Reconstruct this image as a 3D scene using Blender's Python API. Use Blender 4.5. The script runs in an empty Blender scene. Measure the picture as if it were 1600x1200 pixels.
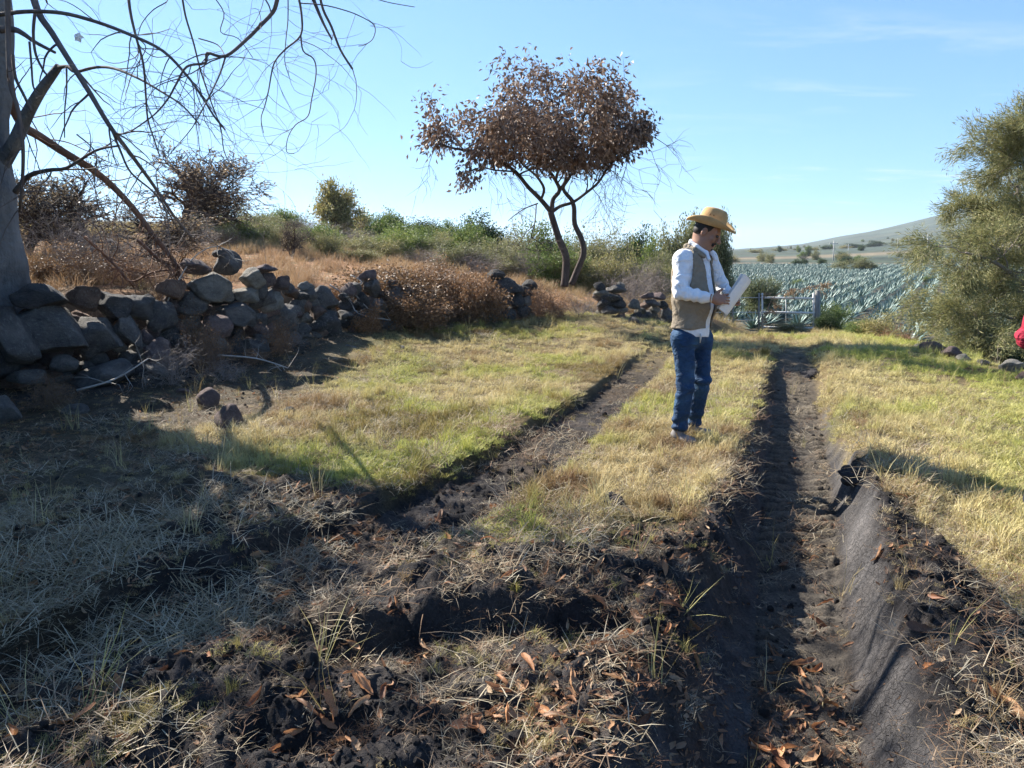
import bpy, math, random
import numpy as np
from mathutils import Vector, Matrix

rnd = random.Random(7)
rng = np.random.default_rng(7)
R = math.radians
C = bpy.context.scene.collection
scene = bpy.context.scene

# ------------------------------------------------------------------ camera
CAM_H = 1.55
PITCH = R(10.07)
FPX = 1155.6                    # focal length in pixels of the 1600 px wide photograph
cam_data = bpy.data.cameras.new("camera")
cam_data.lens = 26.0
cam_data.sensor_width = 36.0
cam_data.clip_start = 0.05
cam_data.clip_end = 9000
cam = bpy.data.objects.new("camera", cam_data)
cam.location = (0, 0, CAM_H)
cam.rotation_euler = (R(90) - PITCH, 0, 0)
C.objects.link(cam)
scene.camera = cam

# ------------------------------------------------------------------ daylight
SUN_AZ = (-0.76, 0.65)          # towards the sun, on the ground
SUN_EL = R(36)
world = bpy.data.worlds.new("World")
scene.world = world
world.use_nodes = True
wn = world.node_tree
for n in list(wn.nodes):
    wn.nodes.remove(n)
w_out = wn.nodes.new("ShaderNodeOutputWorld")
w_bg = wn.nodes.new("ShaderNodeBackground")
w_sky = wn.nodes.new("ShaderNodeTexSky")
w_sky.sky_type = 'NISHITA'
w_sky.sun_disc = False
w_sky.sun_elevation = SUN_EL
w_sky.sun_rotation = math.atan2(SUN_AZ[0], SUN_AZ[1])
w_sky.altitude = 1500
w_sky.air_density = 1.0
w_sky.dust_density = 0.35
w_sky.ozone_density = 1.6
w_bg.inputs['Strength'].default_value = 0.079
# thin wisps of cloud, by direction
w_tc = wn.nodes.new("ShaderNodeTexCoord")
w_sep = wn.nodes.new("ShaderNodeSeparateXYZ")
wn.links.new(w_tc.outputs['Generated'], w_sep.inputs[0])
def wmath(op, a, b=None, c=None, clamp=False):
    n = wn.nodes.new("ShaderNodeMath"); n.operation = op; n.use_clamp = clamp
    for i, v in enumerate((a, b, c)):
        if v is None: continue
        if isinstance(v, (int, float)): n.inputs[i].default_value = v
        else: wn.links.new(v, n.inputs[i])
    return n.outputs[0]
el = wmath('ADD', w_sep.outputs['Z'], 0.06)
cx = wmath('DIVIDE', w_sep.outputs['X'], el)
cy = wmath('DIVIDE', w_sep.outputs['Y'], el)
w_cmb = wn.nodes.new("ShaderNodeCombineXYZ")
wn.links.new(cx, w_cmb.inputs[0]); wn.links.new(cy, w_cmb.inputs[1])
w_map = wn.nodes.new("ShaderNodeMapping")
w_map.inputs['Rotation'].default_value = (0, 0, R(-18))
w_map.inputs['Scale'].default_value = (0.5, 1.1, 1)
wn.links.new(w_cmb.outputs[0], w_map.inputs[0])
w_n1 = wn.nodes.new("ShaderNodeTexNoise")
w_n1.inputs['Scale'].default_value = 1.7
w_n1.inputs['Detail'].default_value = 7
w_n1.inputs['Roughness'].default_value = 0.62
w_n1.inputs['Distortion'].default_value = 0.35
wn.links.new(w_map.outputs[0], w_n1.inputs['Vector'])
w_n2 = wn.nodes.new("ShaderNodeTexNoise")
w_n2.inputs['Scale'].default_value = 0.8
w_n2.inputs['Detail'].default_value = 2
wn.links.new(w_map.outputs[0], w_n2.inputs['Vector'])
m1 = wmath('MULTIPLY', wmath('SUBTRACT', w_n1.outputs['Fac'], 0.52), 7.0, clamp=True)
m2 = wmath('MULTIPLY', wmath('SUBTRACT', w_n2.outputs['Fac'], 0.50), 9.0, clamp=True)
m3 = wmath('MULTIPLY', m1, m2)
# keep the wisps on the side of the sky where the photograph has them
az = wmath('DIVIDE', w_sep.outputs['X'], wmath('ADD', wmath('ABSOLUTE', w_sep.outputs['Y']), 0.001))
side = wmath('MULTIPLY', wmath('SUBTRACT', az, 0.10), 3.5, clamp=True)
low = wmath('SUBTRACT', 1.0, wmath('MULTIPLY', w_sep.outputs['Z'], 2.6), clamp=True)
cl = wmath('MULTIPLY', wmath('MULTIPLY', wmath('MULTIPLY', m3, side), low), 0.75, clamp=True)
w_hsv = wn.nodes.new("ShaderNodeHueSaturation")
w_hsv.inputs['Saturation'].default_value = 1.0
wn.links.new(w_sky.outputs[0], w_hsv.inputs['Color'])
w_tint = wn.nodes.new("ShaderNodeMix"); w_tint.data_type = 'RGBA'; w_tint.blend_type = 'MULTIPLY'
w_tint.inputs[0].default_value = 1.0
wn.links.new(w_hsv.outputs[0], w_tint.inputs[6])
w_tint.inputs[7].default_value = (1.0, 1.0, 1.0, 1)
w_mix = wn.nodes.new("ShaderNodeMix"); w_mix.data_type = 'RGBA'
wn.links.new(cl, w_mix.inputs[0])
w_s3 = wn.nodes.new("ShaderNodeSeparateXYZ"); wn.links.new(w_tint.outputs[2], w_s3.inputs[0])
w_c3 = wn.nodes.new("ShaderNodeCombineXYZ")
for k_, (gain, lim) in enumerate(((1.04, 2.9), (1.30, 6.1), (1.66, 10.0))):
    v_ = wmath('MULTIPLY', w_s3.outputs[k_], gain)
    wn.links.new(wmath('DIVIDE', v_, wmath('ADD', wmath('DIVIDE', v_, lim), 1.0)), w_c3.inputs[k_])
wn.links.new(w_c3.outputs[0], w_mix.inputs[6])
w_mix.inputs[7].default_value = (4.0, 4.4, 4.6, 1)
wn.links.new(w_mix.outputs[2], w_bg.inputs['Color'])
wn.links.new(w_bg.outputs[0], w_out.inputs[0])

sun_data = bpy.data.lights.new("sun", 'SUN')
sun_data.energy = 5.0
sun_data.angle = R(0.5)
sun_data.color = (1.0, 0.94, 0.84)
sun = bpy.data.objects.new("sun", sun_data)
_sd = Vector((SUN_AZ[0] * math.cos(SUN_EL), SUN_AZ[1] * math.cos(SUN_EL), math.sin(SUN_EL))).normalized()
sun.rotation_euler = _sd.to_track_quat('Z', 'Y').to_euler()
sun.location = _sd * 30
C.objects.link(sun)
scene.view_settings.view_transform = 'Standard'
scene.view_settings.look = 'None'
scene.view_settings.gamma = 1.0
scene.view_settings.exposure = 1.68
scene.view_settings.use_curve_mapping = False
scene.cycles.max_bounces = 6
scene.cycles.transparent_max_bounces = 6
scene.cycles.use_denoising = True

# ------------------------------------------------------------------ pixel <-> place
CP, SP = math.cos(PITCH), math.sin(PITCH)
def W(px, py, Y):
    """place at distance Y (m, along the ground) seen at pixel (px, py) of the photograph"""
    a, b = (px - 800) / FPX, (600 - py) / FPX
    dy = CP + b * SP
    t = Y / dy
    return Vector((a * t, Y, CAM_H + t * (b * CP - SP)))
def Gp(px, py, z=0.0):
    a, b = (px - 800) / FPX, (600 - py) / FPX
    t = (z - CAM_H) / (b * CP - SP)
    return Vector((a * t, t * (CP + b * SP), z))
def pix_np(x, y, z):
    dz = z - CAM_H
    d = y * CP - dz * SP
    return 800 + x / d * FPX, 600 - (dz * CP + y * SP) / d * FPX

# ------------------------------------------------------------------ noise (numpy)
def _h(ix, iy, iz, seed):
    n = (ix.astype(np.int64) * 374761393 + iy.astype(np.int64) * 668265263 + iz.astype(np.int64) * 2147483647 + seed * 1274126177) & 0xffffffff
    n = ((n ^ (n >> 13)) * 1274126177) & 0xffffffff
    n = n ^ (n >> 16)
    return (n & 0xffff) / 65535.0
def vn2(x, y, seed=0):
    x = np.asarray(x, float); y = np.asarray(y, float)
    ix, iy = np.floor(x), np.floor(y)
    fx, fy = x - ix, y - iy
    fx = fx * fx * fx * (fx * (fx * 6 - 15) + 10); fy = fy * fy * fy * (fy * (fy * 6 - 15) + 10)
    z = np.zeros_like(ix)
    a = _h(ix, iy, z, seed); b = _h(ix + 1, iy, z, seed); c = _h(ix, iy + 1, z, seed); d = _h(ix + 1, iy + 1, z, seed)
    return (a + (b - a) * fx) * (1 - fy) + (c + (d - c) * fx) * fy
def vn3(x, y, z, seed=0):
    ix, iy, iz = np.floor(x), np.floor(y), np.floor(z)
    fx, fy, fz = x - ix, y - iy, z - iz
    fx = fx * fx * (3 - 2 * fx); fy = fy * fy * (3 - 2 * fy); fz = fz * fz * (3 - 2 * fz)
    r = 0
    for dx in (0, 1):
        for dy in (0, 1):
            for dz in (0, 1):
                w = (fx if dx else 1 - fx) * (fy if dy else 1 - fy) * (fz if dz else 1 - fz)
                r = r + w * _h(ix + dx, iy + dy, iz + dz, seed)
    return r
def fbm(x, y, seed=0, oct=4, gain=0.5):
    x = np.asarray(x, float); y = np.asarray(y, float)
    s, a, t = 0, 1.0, 0
    for o in range(oct):
        c, sn = math.cos(o * 1.1 + .4), math.sin(o * 1.1 + .4)
        s = s + a * (vn2((x * c - y * sn) * 2 ** o, (x * sn + y * c) * 2 ** o, seed + o * 17) * 2 - 1)
        t += a; a *= gain
    return s / t
def worley(x, y, seed=0):
    ix, iy = np.floor(x), np.floor(y); best = np.full(np.shape(x), 9.0); z0 = np.zeros_like(ix)
    for dx in (-1, 0, 1):
        for dy in (-1, 0, 1):
            jx = _h(ix + dx, iy + dy, z0, seed); jy = _h(ix + dx, iy + dy, z0, seed + 5)
            best = np.minimum(best, (ix + dx + jx - x) ** 2 + (iy + dy + jy - y) ** 2)
    return best
def sst(a, b, x):
    t = np.clip((x - a) / (b - a), 0, 1)
    return t * t * (3 - 2 * t)
def bump(x, c, w):
    return np.exp(-((x - c) / w) ** 2)

# ------------------------------------------------------------------ mesh helpers
def make_mesh(name, V, F=None, smooth=False, mats=(), E=None):
    """V (n,3); F a list of int arrays, each (m,3) or (m,4)"""
    me = bpy.data.meshes.new(name)
    V = np.asarray(V, np.float32)
    me.vertices.add(len(V))
    me.vertices.foreach_set('co', V.ravel())
    if F is not None:
        F = [np.asarray(f, np.int32) for f in F if len(f)]
        if F:
            tot = np.concatenate([np.full(len(f), f.shape[1], np.int32) for f in F])
            idx = np.concatenate([f.ravel() for f in F])
            st = np.zeros(len(tot), np.int32); st[1:] = np.cumsum(tot)[:-1]
            me.loops.add(len(idx)); me.loops.foreach_set('vertex_index', idx)
            me.polygons.add(len(tot))
            me.polygons.foreach_set('loop_start', st)
            me.polygons.foreach_set('loop_total', tot)
            me.polygons.foreach_set('use_smooth', np.full(len(tot), bool(smooth)))
    for m in mats: me.materials.append(m)
    me.update(calc_edges=True)
    me.validate()
    return me
def link(name, me, parent=None, loc=None):
    o = bpy.data.objects.new(name, me); C.objects.link(o)
    if parent is not None: o.parent = parent
    if loc is not None: o.location = loc
    return o
def tag(o, label=None, cat=None, group=None, kind=None):
    if label: o['label'] = label
    if cat: o['category'] = cat
    if group: o['group'] = group
    if kind: o['kind'] = kind
    return o
def empty(name, loc=(0, 0, 0), label=None, cat=None, group=None, rz=0.0):
    o = bpy.data.objects.new(name, None); C.objects.link(o)
    o.location = loc; o.rotation_euler = (0, 0, rz)
    o.empty_display_size = 0.1
    return tag(o, label, cat, group)
class Acc:
    """collects vertices and faces of one mesh"""
    def __init__(s): s.V = []; s.Q = []; s.T = []; s.n = 0
    def add(s, V, Q=None, T=None):
        V = np.asarray(V, float).reshape(-1, 3)
        s.V.append(V)
        if Q is not None and len(Q): s.Q.append(np.asarray(Q, int).reshape(-1, 4) + s.n)
        if T is not None and len(T): s.T.append(np.asarray(T, int).reshape(-1, 3) + s.n)
        s.n += len(V)
    def mesh(s, name, mats=(), smooth=False, origin=None):
        V = np.concatenate(s.V) if s.V else np.zeros((0, 3))
        if origin is not None: V = V - np.array(origin, float)[None, :]
        F = []
        if s.Q: F.append(np.concatenate(s.Q))
        if s.T: F.append(np.concatenate(s.T))
        return make_mesh(name, V, F, smooth, mats)
    def build(s, name, mat, parent=None, smooth=False, origin=None):
        if origin is None and parent is not None: origin = parent.location
        o = link(name, s.mesh(name, [mat], smooth, origin), parent)
        if parent is None and origin is not None: o.location = origin
        return o
def tube(acc, pts, rad, sides=6, cap=True):
    P = np.asarray([tuple(p) for p in pts], float); n = len(P)
    rad = np.broadcast_to(np.asarray(rad, float), (n,)) if np.ndim(rad) < 2 else rad
    T = np.gradient(P, axis=0); T /= np.linalg.norm(T, axis=1)[:, None] + 1e-9
    up = np.array([0, 0, 1.0]) if abs(T[0, 2]) < .9 else np.array([1.0, 0, 0])
    A = np.cross(T[0], up); A /= np.linalg.norm(A)
    ang = np.arange(sides) / sides * 2 * math.pi
    V = np.zeros((n, sides, 3))
    for i in range(n):
        A = A - T[i] * np.dot(A, T[i]); A /= np.linalg.norm(A) + 1e-9
        B = np.cross(T[i], A)
        V[i] = P[i] + rad[i] * (np.cos(ang)[:, None] * A + np.sin(ang)[:, None] * B)
    i, j = np.meshgrid(np.arange(n - 1), np.arange(sides), indexing='ij'); jn = (j + 1) % sides
    Q = np.stack([i * sides + j, i * sides + jn, (i + 1) * sides + jn, (i + 1) * sides + j], -1).reshape(-1, 4)
    V = V.reshape(-1, 3); T3 = []
    if cap:
        V = np.concatenate([V, P[:1], P[-1:]]); a, b = n * sides, n * sides + 1
        for k in range(sides):
            T3.append((a, (k + 1) % sides, k)); T3.append((b, (n - 1) * sides + k, (n - 1) * sides + (k + 1) % sides))
    acc.add(V, Q, T3)
def box(acc, c, s, M=None):
    c = np.array(c, float); s = np.array(s, float) / 2
    V = np.array([[x, y, z] for x in (-1, 1) for y in (-1, 1) for z in (-1, 1)], float) * s
    if M is not None: V = V @ np.array(M).T
    acc.add(V + c, [(0, 1, 3, 2), (4, 6, 7, 5), (0, 4, 5, 1), (2, 3, 7, 6), (0, 2, 6, 4), (1, 5, 7, 3)])
def leaf_cards(acc, P, D, Nn, L, Wd, fold=0.25, droop=0.0):
    """folded diamond leaves: P base, D direction, Nn rough normal, arrays"""
    D = D / (np.linalg.norm(D, axis=1)[:, None] + 1e-9)
    S = np.cross(D, Nn); S /= np.linalg.norm(S, axis=1)[:, None] + 1e-9
    U = np.cross(S, D)
    L = np.broadcast_to(L, (len(P),))[:, None]; Wd = np.broadcast_to(Wd, (len(P),))[:, None]
    v0 = P; v2 = P + D * L - U * L * droop
    mid = P + D * L * .45
    v1 = mid + S * Wd * .5 + U * Wd * fold; v3 = mid - S * Wd * .5 + U * Wd * fold
    V = np.stack([v0, v1, v2, v3], 1).reshape(-1, 3)
    k = np.arange(len(P)) * 4
    acc.add(V, None, np.concatenate([np.stack([k, k + 1, k + 2], 1), np.stack([k, k + 2, k + 3], 1)]))
def rand_dirs(n, g=None):
    g = g or rng
    v = g.normal(size=(n, 3)); return v / np.linalg.norm(v, axis=1)[:, None]

# ------------------------------------------------------------------ material helper
class Mat:
    def __init__(s, name, rough=0.8, spec=0.3):
        s.m = bpy.data.materials.new(name); s.m.use_nodes = True
        s.nt = s.m.node_tree; s.b = s.nt.nodes['Principled BSDF']; s.out = s.nt.nodes['Material Output']
        s.b.inputs['Roughness'].default_value = rough
        s.b.inputs['Specular IOR Level'].default_value = spec
        s._tc = None
    def n(s, t, **kw):
        n = s.nt.nodes.new(t)
        for k, v in kw.items(): setattr(n, k, v)
        return n
    def set(s, sock, v):
        if isinstance(v, bpy.types.NodeSocket): s.nt.links.new(v, sock)
        elif isinstance(v, (tuple, list)) and len(v) == 3 and sock.type == 'RGBA': sock.default_value = (*v, 1)
        else: sock.default_value = v
    def co(s, kind='Object'):
        if s._tc is None: s._tc = s.n('ShaderNodeTexCoord')
        return s._tc.outputs[kind]
    def noise(s, scale, detail=4, rough=.55, vec=None, out='Fac', dist=0.0, stretch=None):
        n = s.n('ShaderNodeTexNoise'); n.inputs['Scale'].default_value = scale
        n.inputs['Detail'].default_value = detail; n.inputs['Roughness'].default_value = rough
        n.inputs['Distortion'].default_value = dist
        v = vec or s.co()
        if stretch:
            mp = s.n('ShaderNodeMapping'); mp.inputs['Scale'].default_value = stretch
            s.nt.links.new(v, mp.inputs[0]); v = mp.outputs[0]
        s.nt.links.new(v, n.inputs['Vector'])
        return n.outputs[out]
    def ramp(s, fac, stops, interp='LINEAR'):
        r = s.n('ShaderNodeValToRGB'); r.color_ramp.interpolation = interp
        e = r.color_ramp.elements
        while len(e) < len(stops): e.new(0.5)
        for i, (p, c) in enumerate(stops):
            e[i].position = p; e[i].color = (*c, 1) if len(c) == 3 else c
        s.nt.links.new(fac, r.inputs[0]); return r.outputs[0]
    def ramp_f(s, fac, lo=.42, hi=.6):
        n = s.n('ShaderNodeMapRange'); n.inputs['From Min'].default_value = lo; n.inputs['From Max'].default_value = hi
        s.nt.links.new(fac, n.inputs['Value']); return n.outputs[0]
    def mix(s, f, a, b, mode='MIX'):
        n = s.n('ShaderNodeMix'); n.data_type = 'RGBA'; n.blend_type = mode
        s.set(n.inputs[0], f); s.set(n.inputs[6], a); s.set(n.inputs[7], b); return n.outputs[2]
    def math(s, op, a, b=None, clamp=False):
        n = s.n('ShaderNodeMath'); n.operation = op; n.use_clamp = clamp
        s.set(n.inputs[0], a)
        if b is not None: s.set(n.inputs[1], b)
        return n.outputs[0]
    def attr(s, name, typ='GEOMETRY', out='Fac'):
        a = s.n('ShaderNodeAttribute'); a.attribute_name = name; a.attribute_type = typ; return a.outputs[out]
    def island(s): return s.n('ShaderNodeNewGeometry').outputs['Random Per Island']
    def orand(s): return s.n('ShaderNodeObjectInfo').outputs['Random']
    def color(s, v): s.set(s.b.inputs['Base Color'], v); return s
    def bump(s, h, dist=0.01, strength=1.0):
        n = s.n('ShaderNodeBump'); n.inputs['Distance'].default_value = dist
        s.set(n.inputs['Strength'], strength)
        s.nt.links.new(h, n.inputs['Height']); s.nt.links.new(n.outputs[0], s.b.inputs['Normal']); return s
    def translucent(s, col, amt=0.35):
        t = s.n('ShaderNodeBsdfTranslucent'); s.set(t.inputs['Color'], col)
        mx = s.n('ShaderNodeMixShader'); mx.inputs[0].default_value = amt
        s.nt.links.new(s.b.outputs[0], mx.inputs[1]); s.nt.links.new(t.outputs[0], mx.inputs[2])
        s.nt.links.new(mx.outputs[0], s.out.inputs[0]); return s

# ================================================================== THE LIE OF THE LAND
WALL = np.array([(-11.5, 3.4), (-7.6, 6.3), (-5.0, 8.6), (-2.75, 12.2), (-.3, 14.5), (2.1, 15.1), (4.4, 17.0)], float)
def wall_dist(x, y):
    """signed distance to the line of the field wall (+ behind it) and the arc length along it"""
    best = np.full(np.shape(x), 1e9); sg = np.zeros(np.shape(x)); al = np.zeros(np.shape(x)); acc = 0
    pts = WALL
    for i in range(len(pts) - 1):
        a, b = pts[i], pts[i + 1]; d = b - a; L = np.hypot(*d)
        t0 = ((x - a[0]) * d[0] + (y - a[1]) * d[1]) / L ** 2
        t = np.clip(t0, 0 if i else -9, 1 if i < len(pts) - 2 else 9)
        qx, qy = a[0] + t * d[0], a[1] + t * d[1]
        r = np.hypot(x - qx, y - qy)
        s = np.sign((y - a[1]) * d[0] - (x - a[0]) * d[1])
        m = r < best
        best = np.where(m, r, best); sg = np.where(m, s, sg); al = np.where(m, acc + t * L, al)
        acc += L
    return best * sg, al
def rut_x(y): return 0.17 + 0.372 * np.minimum(y, 30)
_lty = np.array([0, 2.88, 3.97, 5.2, 8.3, 12, 23.]); _ltx = np.array([-4.2, -1.61, -.78, -.05, 1.12, 2.45, 6.9])
def ltrack_x(y): return np.interp(y, _lty, _ltx)
def edge_x(y):   # where the meadow breaks down to the agave field
    return np.interp(y, [0, 9, 12, 15, 23, 40], [6.9, 6.9, 7.0, 7.9, 9.9, 14.5])
def far_py(px):  # image-space profile of distant ground (terrain skyline heights), used as elevation angles
    return np.interp(px, [-3000, 400, 1000, 1140, 1250, 1350, 1450, 1600, 1900, 2600, 5000],
                     [392, 394, 394, 392, 383, 365, 347, 324, 312, 330, 372])
def terrain(x, y, full=False):
    x = np.asarray(x, float); y = np.asarray(y, float)
    r = np.hypot(x, y)
    wob = fbm(x * .55, y * .55, 3, 3)
    dw, al = wall_dist(x, y)
    # --- meadow in front of the wall
    z = 0.05 * fbm(x * .35, y * .35, 5, 3) + 0.02 * fbm(x * 1.7, y * 1.7, 9, 3)
    fall = np.clip(y - 11.5, 0, 12)
    z = z - 0.073 * fall * sst(1.0, 6.0, x)
    z = z - 0.03 * np.clip(x - 3.2, 0, 4) * sst(2, 5, y) * (1 - sst(9, 12, y))
    # rise towards the foot of the wall
    z = z + 0.14 * sst(-2.2, -.2, dw) * (1 - sst(2, 6, x)) * (y > 0)
    z = z + .20 * sst(-5.5, -1.0, dw) * sst(8.5, 12.5, y) * (1 - sst(1.5, 4.5, x))
    # --- main rut
    u = (x - rut_x(y)) / 1.067
    s = y * 1.067
    ir = sst(14.0, 10.5, y)
    D = np.interp(y, [0, 4, 6, 8, 10.5, 13, 16, 40], [.36, .36, .32, .25, .14, .05, .03, .03])
    wl = np.interp(y, [0, 2.5, 3.5, 5, 8, 12], [.50, .44, .32, .20, .14, .10])
    wr = np.interp(y, [0, 2.5, 4, 6, 9, 12], [.24, .23, .22, .20, .16, .12])
    wb = np.interp(y, [0, 3, 5, 12], [.19, .20, .25, .26])
    ue = u + (.03 * fbm(s * 1.3, u * 1.5, 21, 2) + .04 * fbm(s * 5, u * 2, 22, 3)) * sst(.05, -.05, u) + .014 * fbm(s * 3.1, u * 5, 24, 3) * sst(-.05, .05, u)
    bulge = bump(y, 5.35, .22)                       # clod that leans into the rut on the right
    wr = wr * (1 - .35 * bulge)
    tl = sst(-wb - wl, -wb * .9, ue); tr = 1 - sst(wb * .9, wb + wr, ue)
    cut = np.minimum(tl ** .8, tr)
    z = z - D * cut
    inb = sst(-wb - .03, -wb + .04, ue) * (1 - sst(wb - .04, wb + .03, ue))
    tread = np.abs(np.sin(math.pi * (s / .15 - 2.6 * u * u + .55 * fbm(s * 1.2, u * 3, 31, 2) + .18 * fbm(s * 7, u * 7, 34, 2)))) ** .8
    tread = .5 + (tread - .5) * (.25 + .95 * sst(-.35, .3, fbm(s * 2.2, u * 5 + 4, 35, 3)))
    z = z + inb * (.070 * (tread - .5) * sst(1.2, 3.8, y) * (1 - sst(10, 13, y)) + .018 * fbm(x * 9, y * 9, 33, 3))
    # berms along the lips
    z = z + .055 * bump(u, wb + wr + .10, .13) * ir * (.5 + .7 * vn2(s * 4.3, s * 0, 41))
    z = z + .03 * bump(u, -wb - wl - .08, .10) * ir
    z = z + .11 * bump(u, wb + .30, .13) * bump(y, 5.3, .20) + .05 * bump(u, wb + .42, .2) * bump(y, 4.7, .3)
    # --- left, shallow track
    v = (x - ltrack_x(y)) / 1.09
    ve = v + .04 * fbm(s * 1.5, x * 0, 51, 3)
    wv = np.interp(y, [0, 3, 4.5, 7, 12], [.46, .42, .34, .25, .2])
    c2 = sst(-wv - .10, -wv + .02, ve) * (1 - sst(wv - .05, wv + .22, ve))
    z = z - c2 * np.interp(y, [0, 3.5, 5, 8, 12, 14, 20], [.11, .13, .13, .13, .06, .02, 0])
    z = z + c2 * .012 * np.sin(s / .16 * 2 * math.pi + 4 * fbm(x * 2, y * 2, 55, 2)) * (y < 13)
    # --- masks
    e_r = np.interp(y, [0, 2.2, 2.8, 3.4, 4.4, 5.8, 8, 11, 13], [1.6, 1.15, .86, .78, .53, .36, .30, .26, .1]) + .07 * fbm(x * 3.2, y * 3.2, 61, 3)
    e_l = np.interp(y, [0, 2.2, 3.0, 3.6, 5, 8, 12, 14], [3.0, 2.2, 1.0, .62, .46, .37, .30, .1]) + .06 * fbm(x * 3.2, y * 3.2, 62, 3)
    dr = (1 - sst(e_r - .08, e_r + .08, u)) * sst(-e_l - .08, -e_l + .08, u) * (1 - sst(11.5, 14, y) * .8)
    dl = sst(-wv - .1, -wv + .03, ve) * (1 - sst(wv, wv + .15, ve)) * (1 - sst(9.5, 12.5, y) * .8)
    near_edge = np.interp(x, [-6, -3.5, -2.6, -1.7, -.9, -.3, .3, 1.0, 2.0], [6.6, 6.2, 5.7, 5.0, 4.7, 4.55, 4.05, 4.1, 3.9]) + .30 * fbm(x * 1.6, y * 1.6, 63, 4)
    dn = 1 - sst(near_edge - .25, near_edge + .2, y)
    dn = dn * (1 - sst(.2, .9, u)) * (1 - .30 * sst(-1.5, -2.4, x))
    # a tuft of turf left standing in the middle of the torn soil
    dn = dn * (1 - .9 * np.exp(-((x - .05) / .42) ** 2 - ((y - 3.95) / .33) ** 2))
    wallfoot = (.72 * sst(-3.9, -2.2, dw + .7 * wob) * (1 - sst(-2.8, -1.7, x + .4 * wob)) + .35 * sst(-1.5, -.5, dw) * (1 - sst(-1.5, 1.5, x))) * (1 - sst(.2, .7, dw))
    dirt = np.clip(np.maximum(np.maximum(dr, dl), np.maximum(dn, wallfoot)), 0, 1)
    # --- broken clods of the torn soil
    nearness = (1 - sst(4.2, 6.5, y)) * (y > -3)
    rough_area = dirt * (1 - inb) * nearness * (1 - .85 * sst(wb * .8, wb + .05, u) * (1 - sst(wb + wr * .6, wb + wr, u)))
    rough_area = rough_area * (1 - .8 * tl * (u < 0) * (u > -wb - wl))
    n1 = 1 - np.abs(fbm(x * 2.3, y * 2.3, 71, 3)) * 2
    n2 = np.abs(fbm(x * 6.5, y * 6.5, 72, 3))
    n3 = fbm(x * 17, y * 17, 73, 3)
    wq = x + .05 * fbm(x * 9, y * 9, 77, 2); wy_ = y + .05 * fbm(x * 9 + 5, y * 9, 78, 2)
    cl1 = np.clip(1 - worley(wq * 7.5, wy_ * 7.5, 79) * 2.2, -.6, 1); cl2 = np.clip(1 - worley(wq * 19, wy_ * 19, 80) * 2.0, -.6, 1)
    gate_ = .35 + .65 * sst(-.25, .3, fbm(x * 1.6, y * 1.6, 70, 3))
    z = z + rough_area * gate_ * (.034 * cl1 + .016 * cl2)
    z = z + dirt * (tf_bank := sst(wb * .95, wb + .07, u) * (1 - sst(wb + wr, wb + wr + .1, u))) * nearness * (.014 * fbm(x * 11, y * 11, 66, 3) + .012 * cl2 + .016 * cl1 * sst(-.1, .3, fbm(x * 3, y * 3, 67, 2)))
    z = z + rough_area * (.075 * (n1 - .6) + .038 * n2 + .026 * n3)
    z = z + dirt * (1 - inb) * .010 * fbm(x * 22, y * 22, 74, 2)
    # little cliff and hollow in the torn soil near the viewer
    tx = np.clip((x + .35) / .75, -1, 1)
    ycl = 2.86 + .10 * fbm(x * 2.2, x * 0 + 3, 75, 3) + .18 * x
    z = z + dn * (1 - sst(.3, .9, np.abs(x + .15))) * (.10 * sst(ycl - .03, ycl + .05, y) * (1 - sst(ycl + .3, ycl + .9, y)) - .07 * bump(y, ycl - .10, .10))
    # grassy zone: small humps
    z = z + (1 - dirt) * .025 * fbm(x * 3.1, y * 3.1, 76, 3) * (r < 30)
    # --- meadow edge and agave field
    ex = edge_x(y) + .25 * wob
    below = sst(0, 1.6, x - ex)
    fieldz = -1.05 - .25 * sst(20, 60, r) + .15 * fbm(x * .06, y * .06, 81, 3) + .05 * np.sin((x * .86 - y * .5) / 2.4 * 2 * math.pi)
    z = z * (1 - below) + fieldz * below * np.ones_like(z)
    pastgate = sst(23.5, 26, y - .12 * (x - 8)) * sst(2.5, 5.5, x - .12 * y)
    z = z * (1 - pastgate) + fieldz * pastgate
    # --- terrace and hillside behind the wall
    Tz = np.interp(x, [-12, -4.5, -2.5, -.5, 1.5, 3.5, 6, 9], [1.05, 1.0, .95, .70, .45, .28, .02, -.5])
    slope = np.interp(x / np.maximum(y, 1), [-1.2, -.5, -.25, 0, .15, .3, .45], [.105, .105, .085, .06, .03, .0, -.04])
    bd = 23 * (1 - np.exp(-np.clip(dw - .4, 0, 200) / 23))
    hill = Tz + slope * bd + .10 * fbm(x * .3, y * .3, 83, 3) * sst(1, 6, dw) + .02 * fbm(x * 2, y * 2, 84, 2)
    back = sst(0.0, .75, dw) * (1 - sst(3.6, 6.6, x - .13 * np.clip(y - 17, 0, 50))) * (y > -1)
    z = z * (1 - back) + hill * back
    # --- far ground, shaped by what the eye sees on the skyline
    pxa = 800 + x / np.maximum(y * CP + .3, .5) * FPX
    pxa = np.where(y > .3, np.clip(pxa, -3000, 5000), np.where(x > 0, 5000, -3000))
    sky = (395 - far_py(pxa)) / FPX
    # right: field -> track -> slope -> ridge
    k1 = np.interp(r, [120, 165, 340, 700, 1500, 2200, 3600], [0, .02, .16, .42, 1.0, 1.05, .6])
    zz = -1.15 - .0 * r
    zfar = np.interp(r, [0, 150, 340, 3600], [-1.2, -1.0, 1.6, 1.6]) + sky * np.minimum(r, 1500) * k1 * 1.0
    zfar = zfar + sst(250, 700, r) * 3.0 * fbm(x * .004, y * .004, 91, 4) * np.clip(r / 700, 0, 2.4)
    wf = sst(95, 150, r)
    z = z * (1 - wf) + zfar * wf
    if not full: return z
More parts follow.
